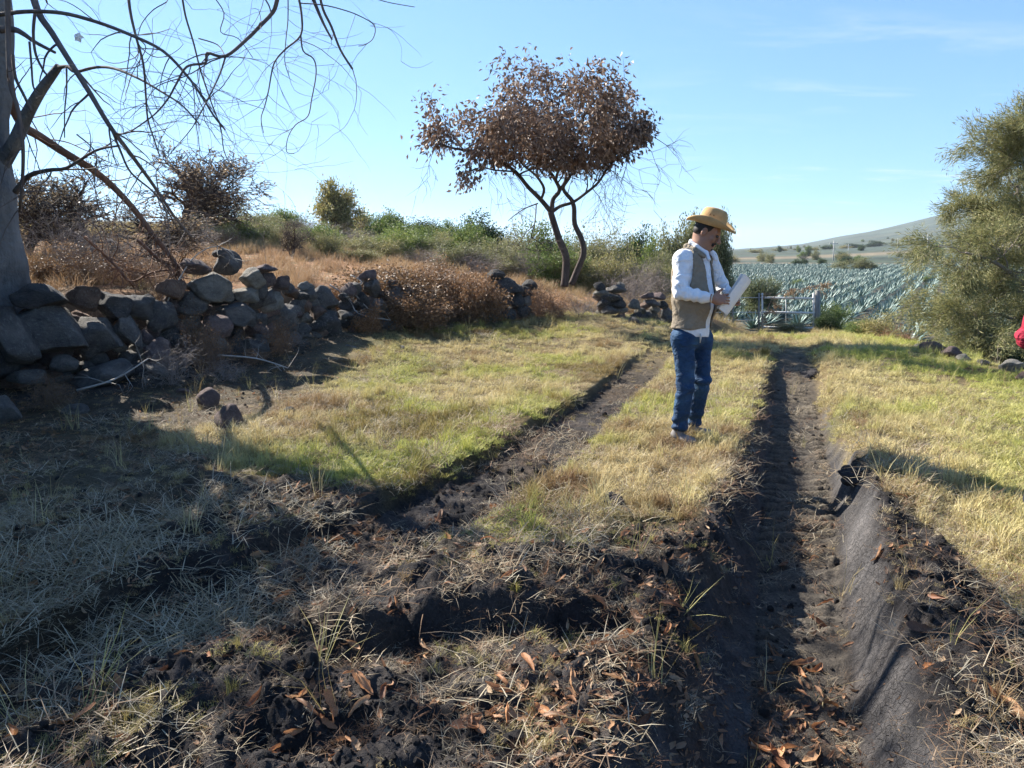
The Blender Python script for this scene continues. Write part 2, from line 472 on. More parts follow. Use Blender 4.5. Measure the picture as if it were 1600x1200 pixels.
    bank = (sst(wb * .95, wb + .07, u) * (1 - sst(wb + wr * .55, wb + wr * .9, u + .05 * fbm(x * 6, y * 6, 42, 3))) * sst(1.5, 2.2, y) * (1 - sst(9, 12, y)))
    bank = np.maximum(bank, .65 * tl * (u < -wb) * (1 - sst(8, 12, y)))
    return dict(z=z, dirt=dirt, bank=bank, inb=inb, u=u, v=v, dw=dw, al=al, back=back, below=np.maximum(below, pastgate), far=wf, near=nearness,
                tread=tread, dn=dn, dl=dl, dr=dr, tl=tl, cut=cut, r=r, px=pxa, wallfoot=wallfoot)
def hz(x, y): return float(terrain(np.array([float(x)]), np.array([float(y)]))[0])
def hz4(x, y, e=.02):
    a = terrain(np.array([x, x + e, x - e, x, x], float), np.array([y, y, y, y + e, y - e], float))
    return float(a[0]), Vector((-(a[1] - a[2]) / (2 * e), -(a[3] - a[4]) / (2 * e), 1)).normalized()

# ------------------------------------------------------------------ the ground sheet
ang = np.concatenate([np.arange(-180, -46, 4.0), np.arange(-46, 46, .135), np.arange(46, 180, 4.0)])
ang = np.radians(ang)
rr = [0.02, .25, .5, .7]
q = .85
while q < 15: rr.append(q); q *= 1.0062
while q < 4200: rr.append(q); q *= 1.022
rr = np.array(rr)
A_, R_ = np.meshgrid(ang, rr, indexing='ij')
gx, gy = R_ * np.sin(A_), R_ * np.cos(A_)
tf = terrain(gx.ravel(), gy.ravel(), full=True)
na, nr = gx.shape
gi, gj = np.meshgrid(np.arange(na), np.arange(nr - 1), indexing='ij'); gn = (gi + 1) % na
GQ = np.stack([gi * nr + gj, gi * nr + gj + 1, gn * nr + gj + 1, gn * nr + gj], -1).reshape(-1, 4)
GV = np.stack([gx.ravel(), gy.ravel(), tf['z']], 1)

X_, Y_, r_ = gx.ravel(), gy.ravel(), R_.ravel()
def mixc(a, b, t): return a * (1 - t[:, None]) + np.array(b)[None, :] * t[:, None]
n_a = fbm(X_ * .8, Y_ * .8, 101, 4); n_b = fbm(X_ * 4, Y_ * 4, 102, 3); n_c = fbm(X_ * .05, Y_ * .05, 103, 4)
col = np.tile(np.array([[.155, .115, .055]]), (len(X_), 1))
col = mixc(col, (.26, .21, .11), sst(-.1, .5, n_a))
col = mixc(col, (.10, .105, .035), sst(.0, .5, -n_a) * .7)
col = mixc(col, (.34, .19, .10), tf['back'] * sst(.0, .4, n_b * .5 + .35))                  # dry terrace
col = mixc(col, (.17, .11, .06), tf['back'] * sst(.15, .5, n_a))
fld = tf['below'] * (1 - tf['far'])
col = mixc(col, (.13, .11, .075), fld)
# distance bands on the right: verge, dirt track, second agave field, bushy slope, plantation hill
py_ = pix_np(X_, np.maximum(Y_, .5), tf['z'])[1]
far = tf['far']
rows = .5 + .5 * np.sin((X_ * .9 + Y_ * .45) / 7.0)
fc = np.tile(np.array([[.085, .105, .085]]), (len(X_), 1))
fc = mixc(fc, (.055, .07, .05), sst(.0, .35, fbm(X_ * .03, Y_ * .03, 111, 5)))
fc = mixc(fc, (.14, .14, .11), sst(.1, .4, fbm(X_ * .012 + 9, Y_ * .02, 112, 4)) * .6)
fc = mixc(fc, (.09, .12, .07), rows * .35)
trk = bump(r_, 168 + 3 * n_c * 4, 5)
trk2 = bump(Y_ - (235 + .55 * (X_ - 120)) + 10 * n_c, 0, 14) * (X_ > 40)
fc = mixc(fc, (.30, .22, .14), np.clip(trk + trk2, 0, 1) * .8)
fc = mixc(fc, (.07, .08, .05), sst(.0, .3, fbm(X_ * .05, Y_ * .05, 114, 4)) * bump(r_, 600, 260) * .8)
fc = fc * np.array([[.60, .63, .64]])
col = col * (1 - far[:, None]) + fc * far[:, None]
# torn soil
soil = np.tile(np.array([[.032, .029, .030]]), (len(X_), 1))
soil = mixc(soil, (.075, .066, .063), sst(-.1, .5, n_b))
soil = mixc(soil, (.085, .062, .044), sst(.0, .45, fbm(X_ * 1.9, Y_ * 1.9, 121, 4)) * .6)
soil = mixc(soil, (.155, .148, .150), tf['bank'] * (.5 + .5 * sst(-.3, .3, fbm(X_ * 2.1, Y_ * 2.1, 125, 3))))
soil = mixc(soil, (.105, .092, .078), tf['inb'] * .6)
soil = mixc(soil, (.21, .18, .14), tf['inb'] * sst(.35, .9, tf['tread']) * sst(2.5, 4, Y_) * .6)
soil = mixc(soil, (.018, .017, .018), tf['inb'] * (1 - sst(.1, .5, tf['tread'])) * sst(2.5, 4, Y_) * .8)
soil = mixc(soil, (.13, .10, .06), sst(7.0, 12.0, Y_) * .5)
dirt = tf['dirt']
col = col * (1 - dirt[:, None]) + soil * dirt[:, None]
ground_me = make_mesh("ground", GV, [GQ], smooth=True)
for nm, arr in (("bank", tf['bank'] * dirt), ("dirt", dirt), ("farf", far)):
    a = ground_me.attributes.new(nm, 'FLOAT', 'POINT'); a.data.foreach_set('value', arr.astype(np.float32))
a = ground_me.attributes.new("col", 'FLOAT_COLOR', 'POINT')
a.data.foreach_set('color', np.concatenate([col, np.ones((len(col), 1))], 1).astype(np.float32).ravel())

gm = Mat("ground_soil", rough=.92, spec=.2)
g_col = gm.attr("col", out='Color'); g_bank = gm.attr("bank"); g_dirt = gm.attr("dirt"); g_far = gm.attr("farf")
vor = gm.n('ShaderNodeTexVoronoi'); vor.feature = 'DISTANCE_TO_EDGE'; vor.inputs['Scale'].default_value = 27
wv_ = gm.noise(9, 4, out='Color')
vm = gm.n('ShaderNodeVectorMath'); vm.operation = 'MULTIPLY_ADD'
gm.nt.links.new(wv_, vm.inputs[0]); vm.inputs[1].default_value = (.07, .07, .07); gm.nt.links.new(gm.co(), vm.inputs[2])
gm.nt.links.new(vm.outputs[0], vor.inputs['Vector'])
crack = gm.ramp(vor.outputs['Distance'], [(0, (0, 0, 0)), (.07, (1, 1, 1))])
fine = gm.noise(60, 6, .65)
fine2 = gm.noise(240, 3, .6)
mid = gm.noise(7, 5, .6)
tone = gm.ramp(fine, [(.25, (.55, .55, .55)), (.5, (.95, .95, .95)), (.8, (1.5, 1.45, 1.4))])
tone2 = gm.ramp(mid, [(.3, (.75, .75, .75)), (.7, (1.25, 1.22, 1.18))])
c1 = gm.mix(1.0, g_col, tone, 'MULTIPLY'); c1 = gm.mix(1.0, c1, tone2, 'MULTIPLY')
farn = gm.math('ADD', gm.math('MULTIPLY', gm.noise(.30, 5, .7), .35), gm.math('MULTIPLY', gm.noise(.022, 8, .75), .65))
fart = gm.ramp(farn, [(.38, (.45, .48, .48)), (.5, (1, 1, 1)), (.62, (1.6, 1.55, 1.45))])
c1 = gm.mix(g_far, c1, gm.mix(1.0, g_col, fart, 'MULTIPLY'))
ck = gm.mix(gm.math('MULTIPLY', g_bank, .85), (1, 1, 1), crack)
c1 = gm.mix(1.0, c1, gm.mix(gm.math('MULTIPLY', gm.ramp_f(gm.noise(3.1, 4)), .75), (1, 1, 1), ck, 'MIX'), 'MULTIPLY')
gm.color(c1)
hh = gm.math('ADD', gm.math('MULTIPLY', fine, .8), gm.math('MULTIPLY', fine2, .3))
hh = gm.math('ADD', hh, gm.math('MULTIPLY', gm.noise(24, 5, .6), 1.3))
hb = gm.n('ShaderNodeSeparateColor'); gm.nt.links.new(ck, hb.inputs[0])
hh = gm.math('ADD', hh, gm.math('MULTIPLY', hb.outputs[0], .45))
gm.bump(hh, .030, gm.math('SUBTRACT', 1.0, gm.math('MULTIPLY', g_far, .9)))
ground_me.materials.append(gm.m)
ground = link("ground", ground_me)
tag(ground, kind='structure')

def scatter(name, P, rot, scl, idx, protos, tint=None, label=None, tint2=None):
    """one mass of small growth: copies of the prototypes on the given points"""
    me = make_mesh(name, P)
    a = me.attributes.new('rot', 'FLOAT_VECTOR', 'POINT'); a.data.foreach_set('vector', np.asarray(rot, np.float32).ravel())
    scl = np.asarray(scl, np.float32)
    if scl.ndim == 1: scl = np.stack([scl] * 3, 1)
    a = me.attributes.new('scl', 'FLOAT_VECTOR', 'POINT'); a.data.foreach_set('vector', scl.ravel())
    a = me.attributes.new('pick', 'INT', 'POINT'); a.data.foreach_set('value', np.asarray(idx, np.int32))
    a = me.attributes.new('tint', 'FLOAT', 'POINT'); a.data.foreach_set('value', np.asarray(tint if tint is not None else np.zeros(len(P)), np.float32))
    a = me.attributes.new('tint2', 'FLOAT', 'POINT'); a.data.foreach_set('value', np.asarray(tint2 if tint2 is not None else np.zeros(len(P)), np.float32))
    col = bpy.data.collections.new(name + "_kinds")
    for k, p in enumerate(protos):
        o = bpy.data.objects.new("%s_kind_%02d" % (name, k), p); col.objects.link(o)
    ng = bpy.data.node_groups.new(name + "_scatter", 'GeometryNodeTree')
    ng.interface.new_socket('Geometry', in_out='INPUT', socket_type='NodeSocketGeometry')
    ng.interface.new_socket('Geometry', in_out='OUTPUT', socket_type='NodeSocketGeometry')
    gi_, go_ = ng.nodes.new('NodeGroupInput'), ng.nodes.new('NodeGroupOutput')
    iop = ng.nodes.new('GeometryNodeInstanceOnPoints'); ci = ng.nodes.new('GeometryNodeCollectionInfo')
    ci.inputs['Collection'].default_value = col
    ci.inputs['Separate Children'].default_value = True; ci.inputs['Reset Children'].default_value = True
    def at(nm, t):
        n = ng.nodes.new('GeometryNodeInputNamedAttribute'); n.data_type = t; n.inputs['Name'].default_value = nm
        return n.outputs[0]
    e2r = ng.nodes.new('FunctionNodeEulerToRotation')
    L = ng.links.new
    L(gi_.outputs[0], iop.inputs['Points']); L(ci.outputs[0], iop.inputs['Instance'])
    iop.inputs['Pick Instance'].default_value = True
    L(at('pick', 'INT'), iop.inputs['Instance Index'])
    L(at('rot', 'FLOAT_VECTOR'), e2r.inputs[0]); L(e2r.outputs[0], iop.inputs['Rotation'])
    L(at('scl', 'FLOAT_VECTOR'), iop.inputs['Scale'])
    L(iop.outputs[0], go_.inputs[0])
    o = link(name, me); md = o.modifiers.new('scatter', 'NODES'); md.node_group = ng
    return tag(o, label, kind='stuff')

# ================================================================== GROWTH ON THE GROUND
def grass_mat(name, stops_dry, stops_green, amt=.3):
    m = Mat(name, rough=.65, spec=.25)
    t = m.attr('tint', 'INSTANCER'); t2 = m.attr('tint2', 'INSTANCER'); isl = m.island()
    dry = m.ramp(isl, stops_dry); gr = m.ramp(isl, stops_green)
    f = m.math('ADD', t, m.math('MULTIPLY', m.math('SUBTRACT', isl, .5), .35), clamp=True)
    c = m.mix(f, dry, gr)
    c = m.mix(t2, c, (.16, .075, .035))
    m.color(c); m.translucent(c, amt); return m.m
m_grass = grass_mat("meadow_grass", [(0, (.48, .39, .20)), (.35, (.66, .57, .32)), (.7, (.56, .45, .25)), (1, (.34, .23, .11))],
                    [(0, (.22, .28, .045)), (.4, (.37, .41, .08)), (.75, (.53, .50, .14)), (1, (.18, .25, .04))])
m_straw = grass_mat("dead_straw", [(0, (.36, .32, .24)), (.4, (.50, .43, .31)), (.75, (.27, .20, .13)), (1, (.14, .09, .06))],
                    [(0, (.22, .22, .10)), (1, (.30, .29, .15))], .15)
def blades(n, rad, L, wd, lean, curl, seed, flat=0.0, z0=0.0):
    g = np.random.default_rng(seed); acc = Acc()
    a = g.uniform(0, 2 * math.pi, n); rr_ = rad * np.sqrt(g.uniform(0, 1, n))
    P = np.stack([rr_ * np.cos(a), rr_ * np.sin(a), np.full(n, z0) + (g.uniform(0, .02, n) if flat else 0)], 1)
    h = g.uniform(0, 2 * math.pi, n); H = np.stack([np.cos(h), np.sin(h), np.zeros(n)], 1)
    Z = np.array([[0, 0, 1.0]])
    th = np.clip(g.normal(lean, .28, n), 0, 1.5)[:, None]
    th2 = np.clip(th + g.uniform(.2, 1, n)[:, None] * curl, 0, 2.3)
    Ls = (L * g.uniform(.45, 1.15, n))[:, None]
    S = np.stack([-np.sin(h), np.cos(h), np.zeros(n)], 1)
    S = S + H * g.normal(0, .5, n)[:, None]; S /= np.linalg.norm(S, axis=1)[:, None]
    ww = (wd * g.uniform(.6, 1.3, n))[:, None] * .5
    m = P + (H * np.sin(th) + Z * np.cos(th)) * Ls * .5
    t = m + (H * np.sin(th2) + Z * np.cos(th2)) * Ls * .5
    V = np.stack([P - S * ww, P + S * ww, m + S * ww * .85, m - S * ww * .85, t], 1).reshape(-1, 3)
    k = np.arange(n) * 5
    acc.add(V, np.stack([k, k + 1, k + 2, k + 3], 1), np.stack([k + 3, k + 2, k + 4], 1))
    return acc
mat_p = [blades(70, .085, .072, .0042, .75, 1.1, 200 + i).mesh("grass_mat", [m_grass]) for i in range(5)]
tuft_p = [blades(46, .05, .20, .0045, .30, .75, 220 + i).mesh("grass_tuft", [m_grass]) for i in range(4)]
straw_p = [blades(34, .16, .17, .0040, 1.32, .35, 240 + i, flat=1).mesh("straw", [m_straw]) for i in range(5)]
stalk_p = [blades(9, .05, .42, .0045, .25, .55, 260 + i).mesh("stalk", [m_grass]) for i in range(3)]

def sample_polar(n, r0, r1, half, power, g):
    """points with density ~ r**-power over a sector"""
    e = 2 - power
    u = g.uniform(0, 1, n)
    r = (r0 ** e + u * (r1 ** e - r0 ** e)) ** (1 / e)
    a = g.uniform(-half, half, n)
    return r * np.sin(a), r * np.cos(a), r
g1 = np.random.default_rng(11)
x, y, r = sample_polar(52000, 1.3, 27, R(43), 1.25, g1)
t = terrain(x, y, full=True)
cover = (1 - t['dirt']) * (1 - t['below']) * (1 - sst(-.3, .2, t['dw']))
patch = fbm(x * 1.3, y * 1.3, 301, 4)
cover *= .40 + .75 * sst(-.55, .15, patch)
cover = np.maximum(cover, .16 * t['dirt'] * (1 + 2 * (x < -1.2)) * (y > 2) * (t['bank'] < .2) * (1 - t['inb']) * sst(-.2, .4, fbm(x * 2, y * 2, 302, 3)))
keep = (g1.uniform(0, 1, len(x)) < cover)
x, y, r = x[keep], y[keep], r[keep]; z = t['z'][keep]; d = t['dirt'][keep]; dwk = t['dw'][keep]; uk = t['u'][keep]
n = len(x)
green = .16 + sst(-.2, .35, fbm(x * .75 + 4, y * .75, 303, 4)) * .75 + .15 * fbm(x * 3, y * 3, 304, 2)
green += .30 * bump(y, 4.95, .8) * bump(x, -1.0, 1.0)                         # greener strip at the left verge
green += .60 * sst(.6, 2.0, uk) * (1 - .5 * sst(-.1, .4, fbm(x * .5, y * .9, 305, 3)))
green -= .35 * bump(y, 5.3, .7) * bump(x, .9, 1.0)                            # strawy around the standing man
green *= 1 - .6 * sst(-1.2, -2.2, x)
green = np.clip(green, .02, .95)
brown = np.clip(.05 + .35 * bump(y, 5.2, 1.0) * bump(x, 1.0, 1.1) * sst(-.2, .3, fbm(x * 4, y * 4, 309, 2)) + .6 * sst(.05, .45, fbm(x * 1.9, y * 1.9, 306, 3)) + .35 * sst(-2.5, -.5, dwk) * (x < 1) + .35 * d, 0, .85)
brown *= (uk < .6) * .8 + .2
s = g1.uniform(.55, 1.45, n) * (1 + .35 * sst(8, 22, r))
tall = (g1.uniform(0, 1, n) < .10 + .22 * sst(.1, .5, patch[keep])) 
pick = np.where(tall, 5 + g1.integers(0, 4, n), g1.integers(0, 5, n))
s = np.where(tall, s * np.where(r > 7, .75, .8), s)
s = s * (1 - .55 * sst(.05, .6, d)) * .88
rot = np.stack([g1.normal(0, .12, n), g1.normal(0, .12, n), g1.uniform(0, 6.28, n)], 1)
scatter("meadow_grass", np.stack([x, y, z - .004], 1), rot, s, pick, mat_p + tuft_p, green, None, brown)

# dead straw lying about
x, y, r = sample_polar(26000, .9, 16, R(46), 1.5, g1)
t = terrain(x, y, full=True)
sd = .05 + .45 * sst(.0, .4, fbm(x * 1.1 + 7, y * 1.1, 311, 4))
left = sst(-.8, -1.5, x) * sst(2.5, 3.1, y) * (1 - sst(4.0, 5.0, y))
sd = np.maximum(sd, left * (.12 + .8 * sst(-.2, .35, fbm(x * 2.1, y * 2.1, 312, 4))))
sd += .30 * bump(t['u'], .75, .28) * (y < 6) + .25 * (1 - t['dirt']) * (t['r'] < 9)
sd *= 1 - .72 * t['dn'] * (x > -1.0)
sd *= (1 - .93 * t['bank']) * (1 - .55 * t['inb'] * sst(3, 1, r)) * (1 - .8 * t['tl'] * (t['u'] < -.1) * (t['u'] > -.6)) * (1 - t['below'])
# bare black patch low on the left of the torn soil
sd *= 1 - .85 * np.exp(-((x + 1.15) / .75) ** 2 - ((y - 2.55) / .38) ** 2)
keep = g1.uniform(0, 1, len(x)) < sd * .8
x, y, z = x[keep], y[keep], t['z'][keep]; lf = left[keep]; n = len(x)
scatter("dead_straw", np.stack([x, y, z + .006], 1), np.stack([g1.normal(0, .15, n), g1.normal(0, .15, n), g1.uniform(0, 6.28, n)], 1),
        g1.uniform(.4, 1.0, n) * (1 + .2 * lf), g1.integers(0, 5, n), straw_p, np.clip(.10 + .25 * lf * g1.uniform(0, 1, n), 0, 1), None,
        np.clip(g1.uniform(-.4, .9, n), 0, 1) * (1 - lf * .6))
# short broken bits of straw and stem trodden into the mud
x, y, r = sample_polar(7500, .9, 9, R(44), 1.6, g1)
t = terrain(x, y, full=True)
sd = t['dirt'] * (.25 + .75 * sst(-.15, .3, fbm(x * 2.4 + 1, y * 2.4, 314, 4))) * (1 - .9 * t['bank']) * (1 - .3 * t['inb'])
keep = g1.uniform(0, 1, len(x)) < sd
x, y, z = x[keep], y[keep], t['z'][keep]; n = len(x)
scatter("trodden_straw", np.stack([x, y, z + .003], 1), np.stack([g1.normal(0, .25, n), g1.normal(0, .25, n), g1.uniform(0, 6.28, n)], 1),
        g1.uniform(.16, .42, n), g1.integers(0, 5, n), straw_p, g1.uniform(0, .1, n), None, np.clip(g1.uniform(-.1, 1.1, n), 0, 1))
# thin dry stalks standing out of the turf
x, y, r = sample_polar(1500, 2.2, 14, R(42), 1.3, g1)
t = terrain(x, y, full=True)
keep = (g1.uniform(0, 1, len(x)) < (1 - t['dirt'] * .9) * (1 - t['below']) * (t['bank'] < .1) * .5)
x, y, z = x[keep], y[keep], t['z'][keep]; n = len(x)
scatter("dry_stalks", np.stack([x, y, z], 1), np.stack([g1.normal(0, .2, n), g1.normal(0, .2, n), g1.uniform(0, 6.28, n)], 1),
        g1.uniform(.35, .8, n), g1.integers(0, 3, n), stalk_p, g1.uniform(0, .5, n), None, np.clip(g1.uniform(-.5, .7, n), 0, 1))

# clods of black soil
def blob(sub, seed, amp=.3, flat=1.0, cuts=0):
    import bmesh
    bm = bmesh.new(); bmesh.ops.create_icosphere(bm, subdivisions=sub, radius=1)
    bm.verts.ensure_lookup_table()
    V = np.array([v.co[:] for v in bm.verts]); F = np.array([[v.index for v in f.verts] for f in bm.faces]); bm.free()
    g = np.random.default_rng(seed)
    for _ in range(cuts):
        nn = g.normal(size=3); nn /= np.linalg.norm(nn); dd = g.uniform(.50, .86)
        pr = V @ nn; over = np.maximum(pr - dd, 0); V = V - nn[None] * over[:, None] * .96
    o = g.uniform(0, 50, 3)
    q_ = V * 1.7 + o; V = V * (1 + amp * (vn3(q_[:, 0], q_[:, 1], q_[:, 2], seed) - .5))[:, None]
    q_ = V * 4.5 + o; V = V * (1 + amp * .35 * (vn3(q_[:, 0], q_[:, 1], q_[:, 2], seed + 1) - .5))[:, None]
    if sub > 3:
        q_ = V * 11 + o; V = V * (1 + amp * .13 * (vn3(q_[:, 0], q_[:, 1], q_[:, 2], seed + 2) - .5))[:, None]
    V[:, 2] *= flat
    return V, F
cm = Mat("soil_clod", rough=.95, spec=.15)
cf = cm.noise(14, 5)
cm.color(cm.ramp(cf, [(.3, (.030, .028, .030)), (.6, (.062, .056, .055)), (.85, (.12, .105, .095))])); cm.bump(cm.noise(30, 5), .05)
clod_p = []
for i in range(6):
    V, F = blob(2, 400 + i, .8, .75, 4); clod_p.append(make_mesh("clod", V, [F], False, [cm.m]))
x, y, r = sample_polar(30000, .9, 12, R(44), 1.7, g1)
t = terrain(x, y, full=True)
sd = t['dirt'] * (.25 + .75 * sst(-.1, .4, fbm(x * 2, y * 2, 321, 3))) * (t['bank'] < .05) * (1 - .75 * t['inb']) * (.35 + .65 * t['near'])
keep = g1.uniform(0, 1, len(x)) < sd
x, y, z, r = x[keep], y[keep], t['z'][keep], r[keep]; n = len(x)
s = .004 + .017 * g1.power(.32, n) ** 1.6 * np.clip(r / 3, .6, 1.2)
big = g1.uniform(0, 1, n) < .006; s = np.where(big, g1.uniform(.022, .04, n), s)
scatter("soil_clods", np.stack([x, y, z + s * .25], 1), g1.uniform(0, 6.28, (n, 3)), s, g1.integers(0, 6, n), clod_p)

# ------------------------------------------------------------------ fallen leaves
lm = Mat("fallen_leaf", rough=.6, spec=.3)
lr = lm.orand()
lc = lm.ramp(lr, [(0, (.30, .135, .062)), (.25, (.46, .23, .11)), (.5, (.22, .10, .055)), (.75, (.52, .31, .17)), (1, (.15, .075, .05))])
vein = lm.noise(30, 3)
lc = lm.mix(1.0, lc, lm.ramp(vein, [(.3, (.6, .55, .5)), (.65, (1.1, 1.08, 1.05))]), 'MULTIPLY')
lm.color(lc); lm.translucent(lc, .25)
def curled_leaf(seed, ns=8, nw=4, solid=False):
    """one dead lance-shaped leaf of unit length, curled along its length and rolled at its edges"""
    g = np.random.default_rng(seed)
    wmax = g.uniform(.13, .22); bend = g.uniform(-1.5, 2.2); roll = g.uniform(.6, 2.4) * g.choice([-1, 1]); tw = g.uniform(-1.3, 1.3)
    sway = g.uniform(-.9, .9)
    V = []; p = np.zeros(3); th = -bend / 2; ya = -sway / 2
    for i in range(ns + 1):
        s_ = i / ns
        w = wmax * (math.sin(math.pi * min(1, s_ * .93 + .05)) ** .75) * (1 + .12 * g.normal())
        d_ = np.array([math.cos(th) * math.cos(ya), math.cos(th) * math.sin(ya), math.sin(th)])
        sd_ = np.array([-math.sin(ya), math.cos(ya), 0]); up = np.cross(d_, sd_)
        a = tw * (s_ - .5); sd2 = sd_ * math.cos(a) + up * math.sin(a); up2 = -sd_ * math.sin(a) + up * math.cos(a)
        rl = roll * (.5 + .8 * s_)
        for k in range(nw + 1):
            q_ = (k / nw - .5) * 2
            ph = q_ * rl
            V.append(p + w * (sd2 * (math.sin(ph) / max(abs(rl), .2) * np.sign(rl) if abs(rl) > .05 else q_) + up2 * (1 - math.cos(ph)) / max(abs(rl), .2) * .9) + up2 * .015 * g.normal())
        p = p + d_ / ns; th += bend / ns; ya += sway / ns
    V = np.array(V); V -= V.mean(0); V[:, 2] -= V[:, 2].min()
    Q = [(i * (nw + 1) + k, i * (nw + 1) + k + 1, (i + 1) * (nw + 1) + k + 1, (i + 1) * (nw + 1) + k) for i in range(ns) for k in range(nw)]
    return V, Q
leaf_me = []
for i in range(14):
    V, Q = curled_leaf(500 + i); leaf_me.append(make_mesh("curled_leaf", V, [np.array(Q)], True, [lm.m]))
litter_m = Mat("leaf_litter", rough=.7)
ll = litter_m.attr('tint', 'INSTANCER')
lcc = litter_m.ramp(ll, [(0, (.26, .13, .07)), (.25, (.36, .20, .11)), (.5, (.15, .085, .055)), (.75, (.40, .28, .17)), (.85, (.10, .065, .05)), (1, (.08, .055, .045))])
litter_m.color(lcc); litter_m.translucent(lcc, .2)
lit_p = []
for i in range(7):
    V, Q = curled_leaf(540 + i, 4, 2); lit_p.append(make_mesh("litter_leaf", V, [np.array(Q)], False, [litter_m.m]))
x, y, r = sample_polar(68000, .9, 15, R(44), 1.45, g1)
t = terrain(x, y, full=True)
lp = fbm(x * 1.4 + 3, y * 1.4, 331, 4)
def leafiness(x, y, t, lp):
    ld = .05 + .95 * t['dn'] * sst(-.25, .35, lp)
    ld += .9 * np.exp(-((x - 1.0) / .38) ** 2 - ((y - 3.8) / .55) ** 2) * (t['u'] < -.3)
    ld += .38 * t['inb'] * sst(4.2, 3.0, y) * sst(-.3, .3, lp)
    ld += .55 * t['wallfoot'] + .3 * sst(-3.2, -1, t['dw']) * (1 - sst(-1, .5, t['dw'])) * (x < 0)
    ld += .35 * (x < -.5) * (y < 5.2) * (y > 1.5) * sst(-.2, .3, lp)
    ld *= (1 - .8 * t['bank']) * (1 - t['below'])
    ld *= 1 - .8 * np.exp(-((x + 1.15) / .75) ** 2 - ((y - 2.55) / .38) ** 2)
    return ld * (1 - .8 * sst(1.2, 2, t['u']))
keep = g1.uniform(0, 1, len(x)) < leafiness(x, y, t, lp) * .75
x, y, z = x[keep], y[keep], t['z'][keep]; n = len(x)
s = .014 + .055 * g1.uniform(0, 1, n) ** 2.4
scatter("leaf_litter", np.stack([x, y, z + .004], 1), np.stack([g1.normal(0, .5, n), g1.normal(0, .5, n), g1.uniform(0, 6.28, n)], 1),
        s, g1.integers(0, 7, n), lit_p, g1.uniform(0, 1, n))
# the large leaves one can pick out, each on its own
LEAF_LABEL = {
    'rut': "curled orange-brown dead leaf lying in the bottom of the deep wheel rut",
    'ridge': "curled orange-brown dead leaf on the black soil beside the left lip of the deep rut",
    'mid': "curled orange-brown dead leaf on the churned black soil in the middle of the bottom edge",
    'shade': "dull brown dead leaf on the shaded black soil at the bottom left",
    'bank': "curled brown dead leaf on the cloddy right bank of the deep rut"}
placed = []
def put_leaf(x, y, L, zone, rz=None, k=None):
    zz, nrm = hz4(x, y)
    o = bpy.data.objects.new("fallen_leaf", leaf_me[rnd.randrange(14) if k is None else k]); C.objects.link(o)
    o.location = (x, y, zz + .006)
    q = Vector((0, 0, 1)).rotation_difference(nrm)
    e_ = Matrix.Rotation(rnd.uniform(0, 6.28) if rz is None else rz, 4, 'Z') @ Matrix.Rotation(rnd.gauss(0, .3), 4, 'X')
    o.rotation_euler = (q.to_matrix().to_4x4() @ e_).to_euler()
    o.scale = (L, L, L)
    tag(o, LEAF_LABEL[zone], 'dead leaf', 'dead leaves: ' + {'rut': 'in the deep rut', 'ridge': 'beside the deep rut', 'mid': 'on the churned soil in the middle', 'shade': 'in the shade at the bottom left', 'bank': 'on the right bank'}[zone])
for px, py, L in [(190, 1052, .17), (100, 1092, .13), (120, 1140, .14), (118, 1062, .07), (262, 1050, .09), (400, 1112, .12), (190, 1160, .08), (30, 1165, .11), (30, 1110, .06)]:
    p = Gp(px, py); put_leaf(p.x, p.y, L, 'shade')
for px, py, L in [(1250, 1040, .19), (1215, 1025, .16), (1270, 1050, .13), (1275, 975, .12), (1230, 1125, .10), (1250, 1140, .09), (1190, 1180, .12), (1215, 1190, .12), (1235, 1175, .12), (1250, 870, .10), (1270, 880, .12), (1225, 885, .10), (1290, 945, .10), (1255, 850, .08), (1240, 730, .07)]:
    p = Gp(px, py, -.34); put_leaf(p.x, p.y, L, 'rut')
gl = np.random.default_rng(77)
cnt = {'shade': 25, 'rut': 24, 'ridge': 85, 'mid': 120, 'bank': 12}
tries = 0
while sum(cnt.values()) > 0 and tries < 9000:
    tries += 1
    px, py = gl.uniform(0, 1600), 1200 - 430 * gl.uniform(0, 1) ** 1.2
    p = Gp(px, py, -.05); tt = terrain(np.array([p.x]), np.array([p.y]), full=True)
    u_ = tt['u'][0]; inb = tt['inb'][0]
    if u_ > .75: zone = None
    elif inb > .3 or (u_ > -.1 and u_ < .2): zone = 'rut'
    elif u_ > .35: zone = 'bank'
    elif tt['bank'][0] > .2 or tt['tl'][0] > .3: zone = None
    elif u_ > -1.3: zone = 'ridge'
    elif px > 420: zone = 'mid'
    else: zone = 'shade'
    if not zone or cnt[zone] <= 0: continue
    if zone != 'shade' and gl.uniform() > leafiness(np.array([p.x]), np.array([p.y]), tt, fbm(np.array([p.x * 1.4 + 3]), np.array([p.y * 1.4]), 331, 4))[0] * 1.3 + .05: continue
    put_leaf(p.x, p.y, gl.uniform(.06, .125), zone); cnt[zone] -= 1

